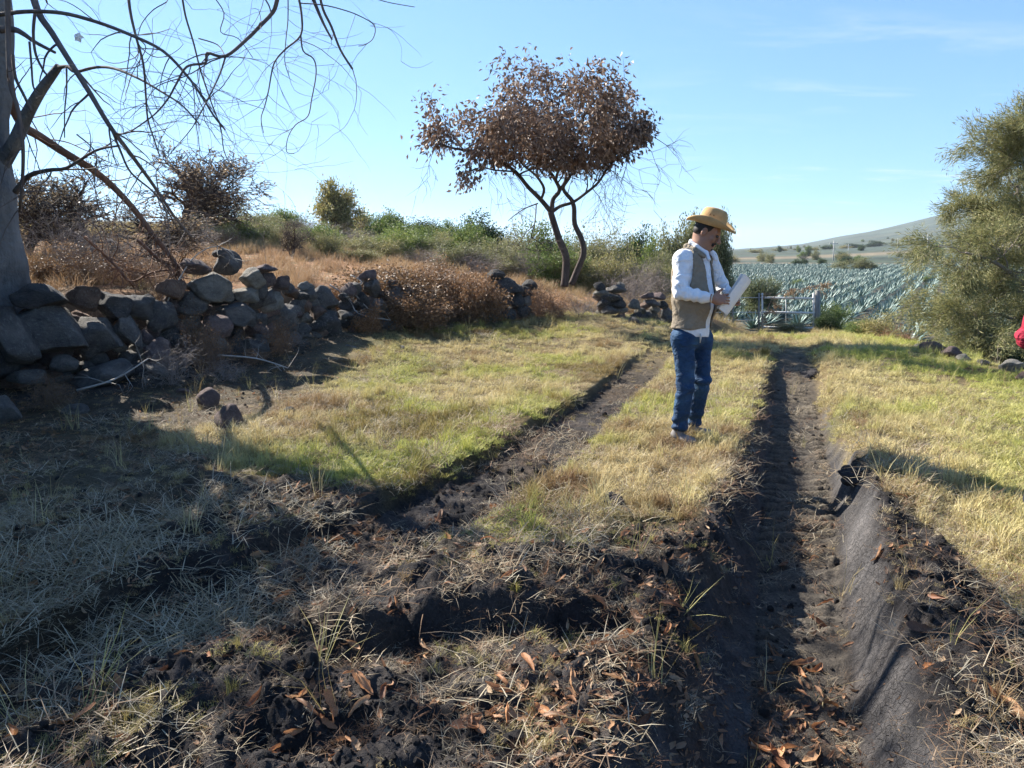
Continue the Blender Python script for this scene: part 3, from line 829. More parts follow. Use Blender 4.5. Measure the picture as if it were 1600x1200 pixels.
# ================================================================== STONES
sm = Mat("field_stone", rough=.9, spec=.25)
so = sm.n('ShaderNodeObjectInfo').outputs['Color']
sn1 = sm.noise(2.2, 6, .65); sn2 = sm.noise(9, 5, .6); sn3 = sm.noise(40, 4, .6)
sbase = sm.mix(1.0, so, sm.ramp(sn1, [(.3, (.55, .55, .57)), (.6, (1.1, 1.08, 1.05)), (.8, (1.5, 1.45, 1.4))]), 'MULTIPLY')
lich = sm.ramp(sn2, [(.56, (0, 0, 0)), (.64, (1, 1, 1))])
lsep = sm.n('ShaderNodeSeparateColor'); sm.nt.links.new(lich, lsep.inputs[0])
lam = sm.math('MULTIPLY', lsep.outputs[0], sm.math('MULTIPLY', sm.orand(), .55))
sbase = sm.mix(lam, sbase, (.34, .35, .31))
sbase = sm.mix(1.0, sbase, sm.ramp(sn3, [(.3, (.75, .75, .75)), (.7, (1.2, 1.2, 1.2))]), 'MULTIPLY')
sm.color(sbase); sm.bump(sm.math('ADD', sm.math('MULTIPLY', sn2, .6), sm.math('MULTIPLY', sn3, .5)), .10)
big_me, small_me = [], []
for i in range(16):
    V, F = blob(4, 600 + i, .34, 1, 9 + i % 5); big_me.append(make_mesh("boulder", V, [F], True, [sm.m]))
for i in range(10):
    V, F = blob(3, 640 + i, .34, 1, 10 + i % 4); small_me.append(make_mesh("fieldstone", V, [F], True, [sm.m]))
GREY = (.20, .19, .18, 1); LIGHT = (.34, .32, .28, 1); DARK = (.105, .10, .098, 1); BROWN = (.28, .19, .145, 1); PURPLE = (.24, .18, .17, 1)
def wall_at(px):
    k = (px - 800) / FPX / (CP + .05)
    for i in range(len(WALL) - 1):
        a, b = WALL[i], WALL[i + 1]
        den = (b[0] - a[0]) - k * (b[1] - a[1])
        if abs(den) < 1e-9: continue
        t = (k * a[1] - a[0]) / den
        if -.02 <= t <= 1.02: return a + t * (b - a)
    return WALL[-1]
def stone(parent, c, sz, roll=0.0, col=GREY, big=None, name="stone", me=None, yaw=None):
    """c centre, sz (w, depth, h)"""
    big = sz[0] > .38 if big is None else big
    o = bpy.data.objects.new(name, me or (rnd.choice(big_me) if big else rnd.choice(small_me))); C.objects.link(o)
    if parent is not None:
        o.parent = parent; c = Vector(c) - parent.location
    o.location = c
    o.rotation_euler = Matrix.Rotation(roll, 3, 'Y').to_euler()
    if yaw is not None: o.rotation_euler = (rnd.uniform(-.3, .3), roll, yaw)
    o.scale = (sz[0] * .56, sz[1] * .56, sz[2] * .58)
    v = rnd.uniform(.8, 1.2)
    o.color = (col[0] * v, col[1] * v, col[2] * v, 1)
    return o
w1 = wall_at(150)
wall_a = empty("stone_wall", (w1[0], w1[1], 0), "long dry-stone field wall of grey and brown boulders at the left, running back from the thick tree trunk", "stone wall", "dry stone walls")
KEY = [ # px, py, w, h, roll(deg, + leans right), colour, closeness
 (66, 466, 82, 42, -8, DARK, .05), (130, 464, 52, 48, 20, BROWN, .12), (84, 519, 112, 76, 6, GREY, .16), (157, 530, 80, 66, 0, GREY, .16),
 (172, 476, 62, 42, 0, DARK, .08), (203, 513, 32, 66, -18, GREY, .24), (216, 481, 58, 38, 8, GREY, .0), (253, 494, 44, 48, 0, GREY, .16),
 (331, 447, 84, 50, 8, LIGHT, .10), (268, 450, 46, 38, 20, BROWN, .0), (303, 414, 46, 26, 8, PURPLE, -.05), (352, 408, 40, 42, 10, GREY, -.1), (344, 397, 22, 13, 0, GREY, -.1),
 (397, 437, 48, 30, -24, LIGHT, .05), (416, 420, 32, 14, -10, PURPLE, .0), (440, 442, 28, 27, 3, PURPLE, .08), (419, 437, 24, 24, 0, PURPLE, .02),
 (372, 488, 76, 38, 18, GREY, .14), (302, 476, 50, 34, 0, GREY, .10), (338, 508, 54, 34, 24, PURPLE, .20), (268, 525, 34, 40, 10, DARK, .16), (248, 562, 58, 56, 10, PURPLE, .34),
 (166, 586, 90, 46, -8, GREY, .50), (220, 580, 42, 34, 5, DARK, .40), (250, 580, 44, 20, 22, GREY, .62), (104, 566, 44, 26, 0, GREY, .36), (42, 588, 56, 30, 6, GREY, .46),
 (22, 532, 44, 92, -24, GREY, .40), (2, 500, 40, 46, 0, GREY, .1), (6, 562, 40, 56, 0, DARK, .30), (396, 545, 48, 34, 0, GREY, .30), (366, 545, 32, 36, 0, DARK, .2), (421, 569, 44, 30, 5, DARK, .44), (380, 585, 38, 22, 8, GREY, .5),
 (402, 513, 36, 30, 0, PURPLE, .16), (330, 536, 44, 34, 5, GREY, .28), (300, 548, 34, 30, 5, DARK, .26), (450, 496, 46, 40, 15, GREY, .12), (424, 471, 38, 34, 0, LIGHT, .05), (386, 462, 44, 24, 0, LIGHT, .06), (404, 455, 26, 36, 0, GREY, .0),
 (512, 512, 64, 54, 10, DARK, .18), (474, 474, 32, 24, 8, BROWN, .04), (460, 458, 26, 18, 0, BROWN, .0), (509, 468, 44, 38, 0, GREY, .06), (466, 532, 22, 26, 0, GREY, .2),
 (585, 448, 28, 34, 10, GREY, .0), (592, 478, 30, 34, 10, GREY, .1), (566, 470, 26, 26, 0, DARK, .05), (600, 508, 44, 26, 10, GREY, .25), (560, 500, 34, 30, 0, DARK, .2), (575, 430, 30, 20, 0, PURPLE, -.05), (622, 462, 30, 32, 0, GREY, .05), (640, 492, 36, 30, 0, DARK, .1), (545, 455, 24, 22, 0, PURPLE, .0)]
def add_key(parent, lst):
    for (px, py, w, h, roll, c_, near) in lst:
        wa = wall_at(px); Y = wa[1] - .34 - near * .9
        sc = (Y * CP + .2) / FPX
        p = W(px, py, Y)
        stone(parent, p, (w * sc * .97, max(w, h) * sc * rnd.uniform(.75, 1.0), h * sc * .97), R(roll), c_)
add_key(wall_a, KEY)
# the body of the wall behind and between the big stones
def wall_fill(parent, s0, s1, step, top, seed):
    g = random.Random(seed)
    seg = np.diff(WALL, axis=0); L = np.hypot(seg[:, 0], seg[:, 1]); cum = np.concatenate([[0], np.cumsum(L)])
    s = s0
    while s < s1:
        i = min(np.searchsorted(cum, s, 'right') - 1, len(L) - 1); f = (s - cum[i]) / L[i]
        base = WALL[i] + f * seg[i]; nrm = np.array([seg[i][1], -seg[i][0]]) / L[i]
        zb = hz(*(base + nrm * .45)); tp = top(s)
        z = zb - .02
        while z < zb + tp:
            w = g.uniform(.14, .34); h = w * g.uniform(.55, .85)
            off = .30 * (1 - (z - zb) / 1.2) + g.uniform(-.06, .06)
            p = base + nrm * off + seg[i] / L[i] * g.uniform(-.1, .1)
            ang_ = math.atan2(seg[i][1], seg[i][0])
            stone(parent, (p[0], p[1], z + h * .4), (w, w * .9, h), g.uniform(-.3, .3), g.choice([GREY, GREY, DARK, PURPLE, LIGHT, BROWN]), yaw=ang_ + g.uniform(-.4, .4))
            z += h * g.uniform(.62, .8)
        s += g.uniform(step * .7, step * 1.3)
cum_ = np.concatenate([[0], np.cumsum(np.hypot(*np.diff(WALL, axis=0).T))])
def s_at(px):
    p = wall_at(px); i = int(np.argmin([abs(np.hypot(*(p - WALL[k])) + np.hypot(*(WALL[k + 1] - p)) - np.hypot(*(WALL[k + 1] - WALL[k]))) for k in range(len(WALL) - 1)]))
    return cum_[i] + np.hypot(*(p - WALL[i]))
wall_fill(wall_a, s_at(-120), s_at(470), .27, lambda s: .80 + .12 * math.sin(s * 2.1), 5)
wall_fill(wall_a, s_at(470), s_at(640), .30, lambda s: .62 + .15 * math.sin(s * 3), 6)
w2 = wall_at(787)
wall_b = empty("stone_wall", (w2[0], w2[1], 0), "short broken stub of dry-stone wall left standing between the big dry thicket and the brown-leaved tree", "stone wall", "dry stone walls")
add_key(wall_b, [(773, 430, 30, 16, -10, DARK, .0), (772, 440, 22, 12, 0, GREY, .0), (768, 453, 24, 18, 0, GREY, .05), (796, 449, 42, 26, 5, DARK, .1), (811, 453, 14, 16, 0, GREY, .15), (790, 440, 24, 12, 5, GREY, .0),
                 (780, 470, 34, 24, 0, DARK, .15), (806, 472, 28, 24, 0, DARK, .15), (760, 475, 26, 26, 0, GREY, .15), (795, 490, 36, 20, 0, DARK, .3), (765, 494, 26, 16, 0, GREY, .35), (818, 486, 22, 20, 0, DARK, .25)])
w3 = wall_at(950)
wall_c = empty("stone_wall", (w3[0], w3[1], 0), "low tumbled end of dry-stone wall beside the grey shrub, to the right of the brown-leaved tree", "stone wall", "dry stone walls")
add_key(wall_c, [(938, 448, 20, 14, 0, DARK, .0), (940, 458, 26, 12, 8, LIGHT, .05), (962, 452, 30, 12, 0, GREY, .0), (970, 447, 14, 12, 0, LIGHT, .0), (955, 464, 34, 14, 0, DARK, .1), (944, 474, 22, 16, 0, DARK, .15), (966, 476, 24, 16, 0, DARK, .2), (952, 484, 26, 14, 0, GREY, .25),
                 (1012, 462, 22, 12, 0, PURPLE, .0), (1028, 464, 24, 12, 5, PURPLE, .05), (1020, 474, 26, 12, 0, GREY, .1), (1036, 476, 20, 12, 0, DARK, .1)])
# loose stones on the ground, each lying on its own
LOOSE = [
 (324, 622, 42, 30, PURPLE, "grey-brown angular stone on the litter between the wall foot and the darker pyramid-shaped stone"),
 (356, 654, 44, 38, PURPLE, "dark purplish pyramid-shaped stone lying on litter in front of the wall"),
 (287, 610, 22, 11, PURPLE, "small flat brown stone just behind the grey-brown angular stone"),
 (8, 640, 56, 50, GREY, "blue-grey block lying in the shade at the left edge below the wall"),
 (118, 640, 40, 12, GREY, "low flat grey stone sunk in straw beside the blue-grey block"),
 (549, 548, 30, 20, GREY, "rounded grey stone at the edge of the grass below the dark boulder"),
 (524, 552, 26, 18, DARK, "small dark stone touching the rounded grey stone by the grass"),
 (628, 546, 24, 12, GREY, "small pale stone lying in the grass edge under the dry thicket"),
 (455, 640, 20, 14, DARK, "small dark stone alone on litter to the right of the pyramid-shaped stone"),
 (1002, 489, 26, 14, GREY, "dome-shaped grey stone alone in the grass right of the low tumbled wall"),
 (966, 498, 24, 12, BROWN, "tan slab-like stone in front of the low tumbled wall"),
 (948, 508, 26, 8, LIGHT, "thin pale slab lying nearest the grass before the low tumbled wall"),
 (990, 500, 18, 9, GREY, "little grey stone between the tan slab and the dome-shaped stone"),
 (1460, 544, 44, 18, BROWN, "long low tan rock first in the row along the right edge of the meadow"),
 (1484, 552, 34, 18, PURPLE, "broken brown rock with a pale face second in the row along the right meadow edge"),
 (1506, 560, 22, 14, LIGHT, "small pale rock in the middle of the row along the right meadow edge"),
 (1578, 573, 42, 18, LIGHT, "large pale grey rock at the right end of the row, beside the red sleeve"),
 (1440, 540, 20, 8, GREY, "smallest grey rock at the far left end of the row along the right meadow edge"),
 (1536, 566, 20, 10, GREY, "small grey rock just left of the large pale grey rock"),
 (1600, 590, 30, 16, BROWN, "brown rock partly cut by the right edge of the picture"),
]
for px, py, w, h, c_, lab in LOOSE:
    for it in range(1):
        p = Gp(px, py + h * .4, 0)
        for _ in range(6): p = Gp(px, py + h * .4, hz(p.x, p.y))
    sc = (p.y * CP + .2) / FPX; wd, hh_ = w * sc, h * sc
    o = stone(None, (p.x, p.y, p.z + hh_ * .32), (wd, wd * .8, hh_ * 1.15), 0, c_, name="loose_stone", big=wd > .25, yaw=rnd.uniform(-.4, .4))
    tag(o, lab, 'stone', 'loose stones on the ground')
for px, py, w, lab in [(958, 790, 46, "fist-sized lump of black soil beside a hollow, right of the turf tuft"),
                       (1268, 572, 34, "black lump of soil at the far end of the deep rut, right lip"),
                       (1338, 738, 44, "big crusted black clod on the right lip halfway along the deep rut")]:
    p = Gp(px, py, 0); p.z = hz(p.x, p.y); sc = (p.y * CP + .27) / FPX
    V, F = blob(4, 700 + w, .7, .7, 4)
    o = link("soil_clod", make_mesh("soil_clod", V * w * sc * .5, [F], True, [cm.m])); o.location = (p.x, p.y, p.z + .01)
    tag(o, lab, 'clod of soil', 'large clods of soil')

wall_fill(wall_b, s_at(762), s_at(822), .30, lambda s: .62, 8)
wall_fill(wall_c, s_at(932), s_at(1042), .34, lambda s: .30, 9)

# ================================================================== TREES AND SHRUBS
def bark_mat(name, a, b, scale=12, bump=.02, patch=None):
    m = Mat(name, rough=.9, spec=.2)
    n1 = m.noise(scale, 6, .65, stretch=(1, 1, .35)); n2 = m.noise(scale * 4, 4)
    c = m.ramp(n1, [(.3, a), (.7, b)])
    if patch:
        c = m.mix(m.math('MULTIPLY', m.math('SUBTRACT', m.noise(2.5, 4), .5), 5, True), c, patch)
    m.color(c); m.bump(m.math('ADD', n1, m.math('MULTIPLY', n2, .4)), bump); return m.m
m_bark_big = bark_mat("grey_bark", (.11, .11, .112), (.25, .24, .23), 5, .07, (.07, .072, .075))
m_bark_twig = bark_mat("twig_bark", (.09, .07, .065), (.19, .155, .135), 8)
m_bark_red = bark_mat("broken_wood", (.10, .055, .038), (.24, .145, .10), 6, .03)
m_bark_dark = bark_mat("dark_bark", (.045, .034, .030), (.12, .095, .082), 9)
m_twig_grey = bark_mat("grey_twigs", (.16, .13, .115), (.30, .26, .23), 5)
m_twig_red = bark_mat("russet_twigs", (.12, .078, .06), (.26, .19, .155), 5)
m_twig_pale = bark_mat("pale_twigs", (.30, .27, .24), (.45, .42, .38), 5)
def leaf_mat(name, stops, tr=.3, rough=.55, objvar=True):
    m = Mat(name, rough=rough, spec=.3)
    c = m.ramp(m.island(), stops)
    if objvar:
        c = m.mix(1.0, c, m.ramp(m.orand(), [(0, (.75, .80, .8)), (.5, (1, 1, 1)), (1, (1.28, 1.15, 1.0))]), 'MULTIPLY')
    m.color(c); m.translucent(c, tr); return m.m
lf_brown = leaf_mat("dead_brown_leaves", [(0, (.10, .062, .043)), (.4, (.20, .130, .090)), (.75, (.33, .23, .165)), (1, (.14, .084, .058))], .22, objvar=False)
lf_orange = leaf_mat("orange_dead_leaves", [(0, (.14, .078, .042)), (.4, (.27, .16, .085)), (.75, (.20, .125, .075)), (.9, (.34, .19, .08)), (1, (.11, .068, .045))], .25)
lf_green = leaf_mat("green_leaves", [(0, (.08, .13, .03)), (.5, (.16, .22, .055)), (.85, (.26, .30, .09)), (1, (.08, .12, .04))])
lf_olive = leaf_mat("olive_leaves", [(0, (.13, .14, .06)), (.5, (.24, .24, .10)), (.85, (.36, .33, .16)), (1, (.17, .15, .08))])
lf_dark = leaf_mat("dark_green_leaves", [(0, (.02, .04, .015)), (.5, (.045, .08, .028)), (1, (.08, .12, .04))])
lf_mesq = leaf_mat("feathery_leaves", [(0, (.10, .125, .055)), (.5, (.18, .20, .095)), (.85, (.28, .275, .14)), (1, (.13, .125, .07))], .35)
lf_tan = leaf_mat("tan_dry_leaves", [(0, (.20, .14, .085)), (.5, (.33, .25, .16)), (1, (.24, .17, .10))])

class Tree:
    """grows limbs as tubes, remembers twig points where leaves can sit"""
    def __init__(s, seed): s.a = Acc(); s.g = random.Random(seed); s.tips = []
    def limb(s, pts, r0, r1, sides=7):
        P = [Vector(p) for p in pts]
        # smooth the polyline
        out = []
        for i in range(len(P) - 1):
            a = P[max(i - 1, 0)]; b = P[i]; c = P[i + 1]; d = P[min(i + 2, len(P) - 1)]
            for k in range(4):
                t = k / 4
                out.append(.5 * ((2 * b) + (c - a) * t + (2 * a - 5 * b + 4 * c - d) * t * t + (3 * b - a - 3 * c + d) * t ** 3))
        out.append(P[-1])
        n = len(out); rad = [r0 + (r1 - r0) * (i / (n - 1)) ** .8 for i in range(n)]
        tube(s.a, out, rad, sides); return out, rad
    def grow(s, p, d, L, r, lvl, P):
        g = s.g; p = Vector(p); d = Vector(d).normalized(); n = max(3, int(L / P['seg'][min(lvl, len(P['seg']) - 1)]))
        pts = [p.copy()]; rad = [r]; w = P['wob'][min(lvl, len(P['wob']) - 1)]; up = P['up'][min(lvl, len(P['up']) - 1)]
        cv = P.get('curl', 0) * g.gauss(0, 1); cax = Vector((g.gauss(0, .4), g.gauss(0, 1), g.gauss(0, .4))).normalized()
        for i in range(n):
            d = (d + Vector((g.gauss(0, w), g.gauss(0, w), g.gauss(0, w) + up))).normalized()
            if cv: d = (Matrix.Rotation(cv * L / n, 3, cax) @ d).normalized()
            if 'flat' in P and lvl >= 1 and p.z > P['flat']: d.z *= .6; d.normalize()
            p = p + d * (L / n); pts.append(p.copy()); rad.append(r * (1 - (1 - P.get('taper', .35)) * (i + 1) / n))
        if lvl >= P['levels']: rad[-1] *= .5
        tube(s.a, pts, rad, P['sides'][min(lvl, len(P['sides']) - 1)], cap=False)
        if lvl >= P['levels'] - P.get('leaflv', 1):
            for i in range(1, len(pts)): s.tips.append((pts[i], (pts[i] - pts[i - 1]).normalized()))
        if lvl >= P['levels']: return
        nk = P['kids'][min(lvl, len(P['kids']) - 1)]
        for k in range(nk):
            f = g.uniform(P.get('kmin', .3), 1.0) if k < nk - 1 else 1.0
            i = min(int(f * n), n); q = pts[i]
            ax = Vector((g.gauss(0, 1), g.gauss(0, 1), g.gauss(0, .6))).normalized()
            dd = (pts[i] - pts[max(i - 1, 0)]).normalized() if i else d
            a = g.uniform(*P['spread'][min(lvl, len(P['spread']) - 1)])
            nd = Matrix.Rotation(a, 3, dd.cross(ax).normalized()) @ dd
            s.grow(q, nd, L * g.uniform(*P['ratio'][min(lvl, len(P['ratio']) - 1)]), max(rad[i] * g.uniform(.5, .75), P.get('rmin', .003)), lvl + 1, P)
    def leaves(s, n, L, Wd, spread, hang=0.0, fold=.25, keep=None, jit=.7):
        g = np.random.default_rng(s.g.randrange(10 ** 6)); T = s.tips
        if keep: T = [t for t in T if keep(t[0])]
        k = g.integers(0, len(T), n)
        P = np.array([tuple(T[i][0]) for i in k]) + g.normal(0, spread, (n, 3))
        D = np.array([tuple(T[i][1]) for i in k]) + g.normal(0, jit, (n, 3)); D[:, 2] -= hang
        acc = Acc()
        leaf_cards(acc, P, D, rand_dirs(n, g), L * g.uniform(.6, 1.25, n), Wd * g.uniform(.6, 1.25, n), fold)
        return acc

# ------------------------------------------------------------------ the brown-leaved tree in the middle
Yt = 15.7
base = W(888, 440, Yt); base.z = hz(base.x, base.y) - .05
tree_c = empty("tree", base, "umbrella-shaped tree with dead brown leaves and two dark stems, in the middle behind the wall", "tree")
T = Tree(31)
def wt(pts, dy=0): return [W(px, py, Yt + (q[0] if q else 0) + dy) for (px, py, *q) in pts]
def px2r(px): return px * Yt / FPX * .5
L1 = T.limb(wt([(882, 448), (884, 425), (884, 400), (874, 375), (866, 350), (860, 330)]), px2r(13), px2r(9.5), 9)
L2 = T.limb(wt([(893, 445, .15), (903, 420, .15), (912, 395, .1), (908, 372, .1), (898, 350, .1), (897, 325, .05), (893, 312, 0)]), px2r(11), px2r(6.5), 8)
L3 = T.limb(wt([(860, 330), (845, 312), (825, 292), (805, 268), (780, 252), (755, 238), (715, 233), (685, 225)]), px2r(8), px2r(3), 7)
L4 = T.limb(wt([(862, 332), (864, 312), (874, 298), (868, 282), (852, 258), (835, 235), (820, 215), (800, 195)]), px2r(8), px2r(3), 7)
L5 = T.limb(wt([(864, 330), (876, 322), (895, 316), (915, 302), (935, 285), (950, 262), (965, 248), (1000, 228), (1018, 212)]), px2r(6), px2r(2.2), 7)
L6 = T.limb(wt([(893, 312), (880, 295), (888, 280), (900, 262), (925, 240), (940, 215), (955, 190)]), px2r(6.5), px2r(2.5), 7)
L7 = T.limb(wt([(874, 298), (884, 280), (880, 255, .4), (872, 225, .7), (870, 190, .9), (875, 150, 1)]), px2r(6), px2r(2.2), 6)
L8 = T.limb(wt([(845, 312), (850, 295, -.3), (838, 275, -.6), (815, 255, -.9), (798, 225, -1.2), (780, 195, -1.5)]), px2r(5), px2r(2), 6)
L9 = T.limb(wt([(868, 282), (875, 260, -.5), (890, 235, -1.0), (905, 205, -1.4), (915, 175, -1.6)]), px2r(5), px2r(2), 6)
L10 = T.limb(wt([(805, 268), (775, 266, -.2), (750, 262, -.3), (725, 272, -.4), (712, 285, -.4)]), px2r(3), px2r(1.2), 5)
L11 = T.limb(wt([(840, 318), (822, 325, -.3), (806, 335, -.3), (794, 345, -.4)]), px2r(2.4), px2r(1), 5)
L12 = T.limb(wt([(838, 320), (836, 345, -.3), (830, 370, -.4), (820, 392, -.5)]), px2r(2.2), px2r(.8), 5)
PT = dict(seg=[.3, .22, .16], wob=[.14, .2, .26], up=[.06, .03, -.02], sides=[5, 4, 3], kids=[4, 4, 4], spread=[(.4, 1.0), (.4, 1.1), (.4, 1.1)], ratio=[(.55, .8), (.6, .95), (.6, .9)], levels=3, taper=.35, leaflv=1, rmin=.0045)
for (pts, rad), d0 in ((L3, .85), (L4, 1.15), (L5, .66), (L6, 1.0), (L7, 1.05), (L8, 1.1), (L9, 1.05)):
    n = len(pts)
    for i in range(int(n * .38), n, 2):
        v = (pts[i] - pts[i - 1]).normalized(); a = Vector((T.g.gauss(0, 1), T.g.gauss(0, 1), abs(T.g.gauss(.8, .6))))
        T.grow(pts[i], v * .5 + a.normalized(), d0 * T.g.uniform(.38, .72), rad[i] * .6, 1, PT)
bare = len(T.tips)
for (pts, rad) in (L10, L11):
    for i in range(4, len(pts), 3):
        T.grow(pts[i], Vector((T.g.gauss(0, .5), T.g.gauss(0, .5), -.2)), .35, .008, 2, PT)
tips_leafy = list(T.tips)
# bare drooping twigs under the right side
PD = dict(PT, up=[-.06, -.10, -.10], levels=3, kids=[3, 4, 3])
for (pts, rad) in (L5, L6, L3, L12):
    for i in range(int(len(pts) * .45), len(pts), 3 if pts is not L3[0] else 5):
        T.grow(pts[i], Vector((T.g.gauss(.4, .4), T.g.gauss(0, .5), -.5)), T.g.uniform(.6, .95), .009, 1, PD)
T.a.build("trunk", m_bark_dark, tree_c, True)
T.tips = tips_leafy
bz = base.z
def crown_keep(p):
    px_, py_ = pix_np(p.x, p.y, p.z)
    lower = np.interp(px_, [650, 690, 720, 760, 860, 900, 960, 1020], [235, 250, 300, 250, 262, 262, 255, 225])
    return py_ < lower
lv = T.leaves(14500, .115, .055, .10, 1.1, .3, crown_keep)
lv.build("crown", lf_brown, tree_c)

# ------------------------------------------------------------------ shrub and small tree kinds, grown once and then placed one by one
def shrub_kind(seed, stems, h, spreadang, P, nleaf=0, L=.05, Wd=.02, lmat=None, tmat=None, hang=0, ls=.05, rbase=.05, trunk_r=.012):
    t = Tree(seed)
    for i in range(stems):
        a = t.g.uniform(0, 6.28); th = t.g.uniform(*spreadang)
        t.grow((rbase * math.cos(a), rbase * math.sin(a), -.03), (math.cos(a) * math.sin(th), math.sin(a) * math.sin(th), math.cos(th)), h * t.g.uniform(.45, .7), trunk_r * t.g.uniform(.7, 1.2), 0, P)
    parts = [("branches", t.a.mesh("branches", [tmat]))]
    if nleaf: parts.append(("foliage", t.leaves(nleaf, L, Wd, ls, hang).mesh("foliage", [lmat])))
    return parts
PS = dict(seg=[.14, .1, .08], wob=[.16, .22, .28], up=[.04, .02, .0], sides=[4, 3, 3], kids=[5, 4, 4], spread=[(.3, .9), (.4, 1.0), (.4, 1.1)], ratio=[(.5, .85), (.5, .8), (.5, .8)], levels=3, taper=.4, kmin=.15, rmin=.0035)
PSm = dict(PS, kids=[4, 4, 3], levels=3)
K = {}
K['twiggy'] = [shrub_kind(800 + i, 16, 1.0, (.1, .95), PSm, tmat=m_twig_grey, trunk_r=.009) for i in range(2)]
K['russet'] = [shrub_kind(810 + i, 18, 1.0, (.1, 1.1), PSm, 2600, .05, .03, lf_orange, m_twig_red, trunk_r=.008) for i in range(2)]
K['thicket'] = [shrub_kind(820 + i, 16, 1.0, (.1, 1.2), PSm, 9500, .075, .042, lf_orange, m_twig_red, ls=.09) for i in range(2)]
K['green'] = [shrub_kind(830 + i, 10, 1.0, (.05, .95), PSm, 8500, .075, .036, lf_green, m_bark_twig, ls=.07) for i in range(3)]
K['olive'] = [shrub_kind(840 + i, 12, 1.0, (.05, .9), PSm, 8000, .075, .026, lf_olive, m_twig_grey, ls=.07) for i in range(3)]
K['dark'] = [shrub_kind(850 + i, 9, 1.0, (.05, .9), PSm, 10000, .07, .04, lf_dark, m_bark_dark, ls=.08) for i in range(2)]
PTREE = dict(seg=[.12, .1, .07, .06], wob=[.12, .16, .22, .25], up=[.05, .02, 0, 0], sides=[6, 4, 3, 3], kids=[5, 5, 5, 4], spread=[(.4, 1.0), (.45, 1.1), (.4, 1.1), (.4, 1.1)], ratio=[(.5, .75), (.5, .75), (.5, .75), (.5, .75)], levels=4, taper=.5, kmin=.35, rmin=.0028)
K['baretree'] = [shrub_kind(860 + i, 3, .75, (.1, .5), PTREE, 1500, .03, .015, lf_tan, m_bark_dark, rbase=.02, trunk_r=.030, ls=.008) for i in range(2)]
K['leaftree'] = [shrub_kind(870 + i, 2, .75, (.05, .45), PTREE, 9000, .05, .025, lf_olive, m_bark_dark, rbase=.02, trunk_r=.035, ls=.04) for i in range(2)]
K['shade'] = [shrub_kind(895, 3, .75, (.05, .45), PTREE, 7000, .075, .045, lf_green, m_bark_dark, rbase=.02, trunk_r=.035, ls=.07)]
K['darktree'] = [shrub_kind(880 + i, 2, .75, (.05, .5), PTREE, 6000, .06, .03, lf_dark, m_bark_dark, rbase=.02, trunk_r=.030, ls=.03) for i in range(2)]
K['tantree'] = [shrub_kind(885 + i, 2, .75, (.05, .6), PTREE, 14000, .05, .02, lf_mesq, m_bark_dark, rbase=.02, trunk_r=.030, ls=.05) for i in range(2)]
_kh = {}
def kind_h(k, i):
    if (k, i) not in _kh:
        V = np.concatenate([np.array([v.co[:] for v in me.vertices]) for _, me in K[k][i]])
        _kh[(k, i)] = (V[:, 2].max(), max(np.ptp(V[:, 0]), np.ptp(V[:, 1])))
    return _kh[(k, i)]
def plant(kind, px, py_top, Y, w_px, label, name=None, cat=None, group=None, zoff=0, i=None, py_base=None):
    """one shrub whose top shows at py_top and whose width is w_px, growing at distance Y"""
    i = rnd.randrange(len(K[kind])) if i is None else i
    h0, w0 = kind_h(kind, i)
    p = W(px, py_top, Y); gz = hz(p.x, p.y)
    sc = (Y * CP + .2) / FPX; h = max(p.z - gz, .25)
    if py_base is not None: h = (py_base - py_top) * sc
    tree_ = 'tree' in kind
    e = empty(name or ("small_tree" if tree_ else "shrub"), (p.x, p.y, gz), label, cat or ("tree" if tree_ else "shrub"), group, rnd.uniform(0, 6.28))
    sx = 1.35 * w_px * sc / w0
    for nm, me in K[kind][i]:
        if tree_: nm = {'branches': 'trunk', 'foliage': 'crown'}[nm]
        o = link(nm, me, e); o.scale = (sx, sx, h / h0)
    return e

# ------------------------------------------------------------------ thicket over the wall
G1 = "shrubs over and beside the stone wall"
plant('thicket', 600, 398, 13.1, 170, "broad orange-brown dry thicket spilling over the wall right of the dark boulder", group=G1)
plant('thicket', 672, 392, 14.1, 150, "tallest orange-leaved dry thicket in the middle of the wall, before the green bushes", group=G1)
plant('thicket', 640, 440, 12.5, 120, "low dark brown thicket at the grass edge in front of the orange thicket", group=G1)
plant('russet', 720, 420, 13.5, 110, "reddish twiggy bush between the orange thicket and the broken wall stub", group=G1)
plant('russet', 690, 452, 13.5, 110, "low russet bush trailing onto the grass just left of the wall stub", group=G1)
plant('thicket', 570, 465, 11.9, 60, "small brown tangle hanging over stones below the broad orange thicket", group=G1)
plant('russet', 838, 420, 14.7, 70, "upright russet bush between the wall stub and the brown-leaved tree", group=G1)
plant('russet', 866, 440, 14.3, 90, "rounded reddish bush at the foot of the brown-leaved tree", group=G1)
plant('twiggy', 905, 452, 14.3, 80, "grey-purple bare bush just right of the foot of the brown-leaved tree", group=G1)
plant('twiggy', 1000, 428, 16.1, 80, "grey bare shrub behind the tumbled wall end, left of the man", group=G1)
plant('twiggy', 985, 402, 17.3, 110, "pale straw-coloured tall shrub left of the man's shoulder", group=G1)
plant('russet', 740, 478, 13.7, 60, "low brown scrub at the foot of the wall stub, left side", group=G1)
plant('russet', 815, 490, 14.1, 50, "low pinkish scrub at the foot of the wall stub, right side", group=G1)
plant('twiggy', 690, 408, 15.9, 90, "thin grey-brown shrub rising behind the reddish twiggy bush", group=G1)
plant('thicket', 738, 404, 13.6, 100, "brown thicket right-hand shoulder reaching to the wall stub", group=G1)
plant('thicket', 545, 420, 12.6, 80, "left-hand end of the dry thicket, over the stones by the dark boulder", group=G1)
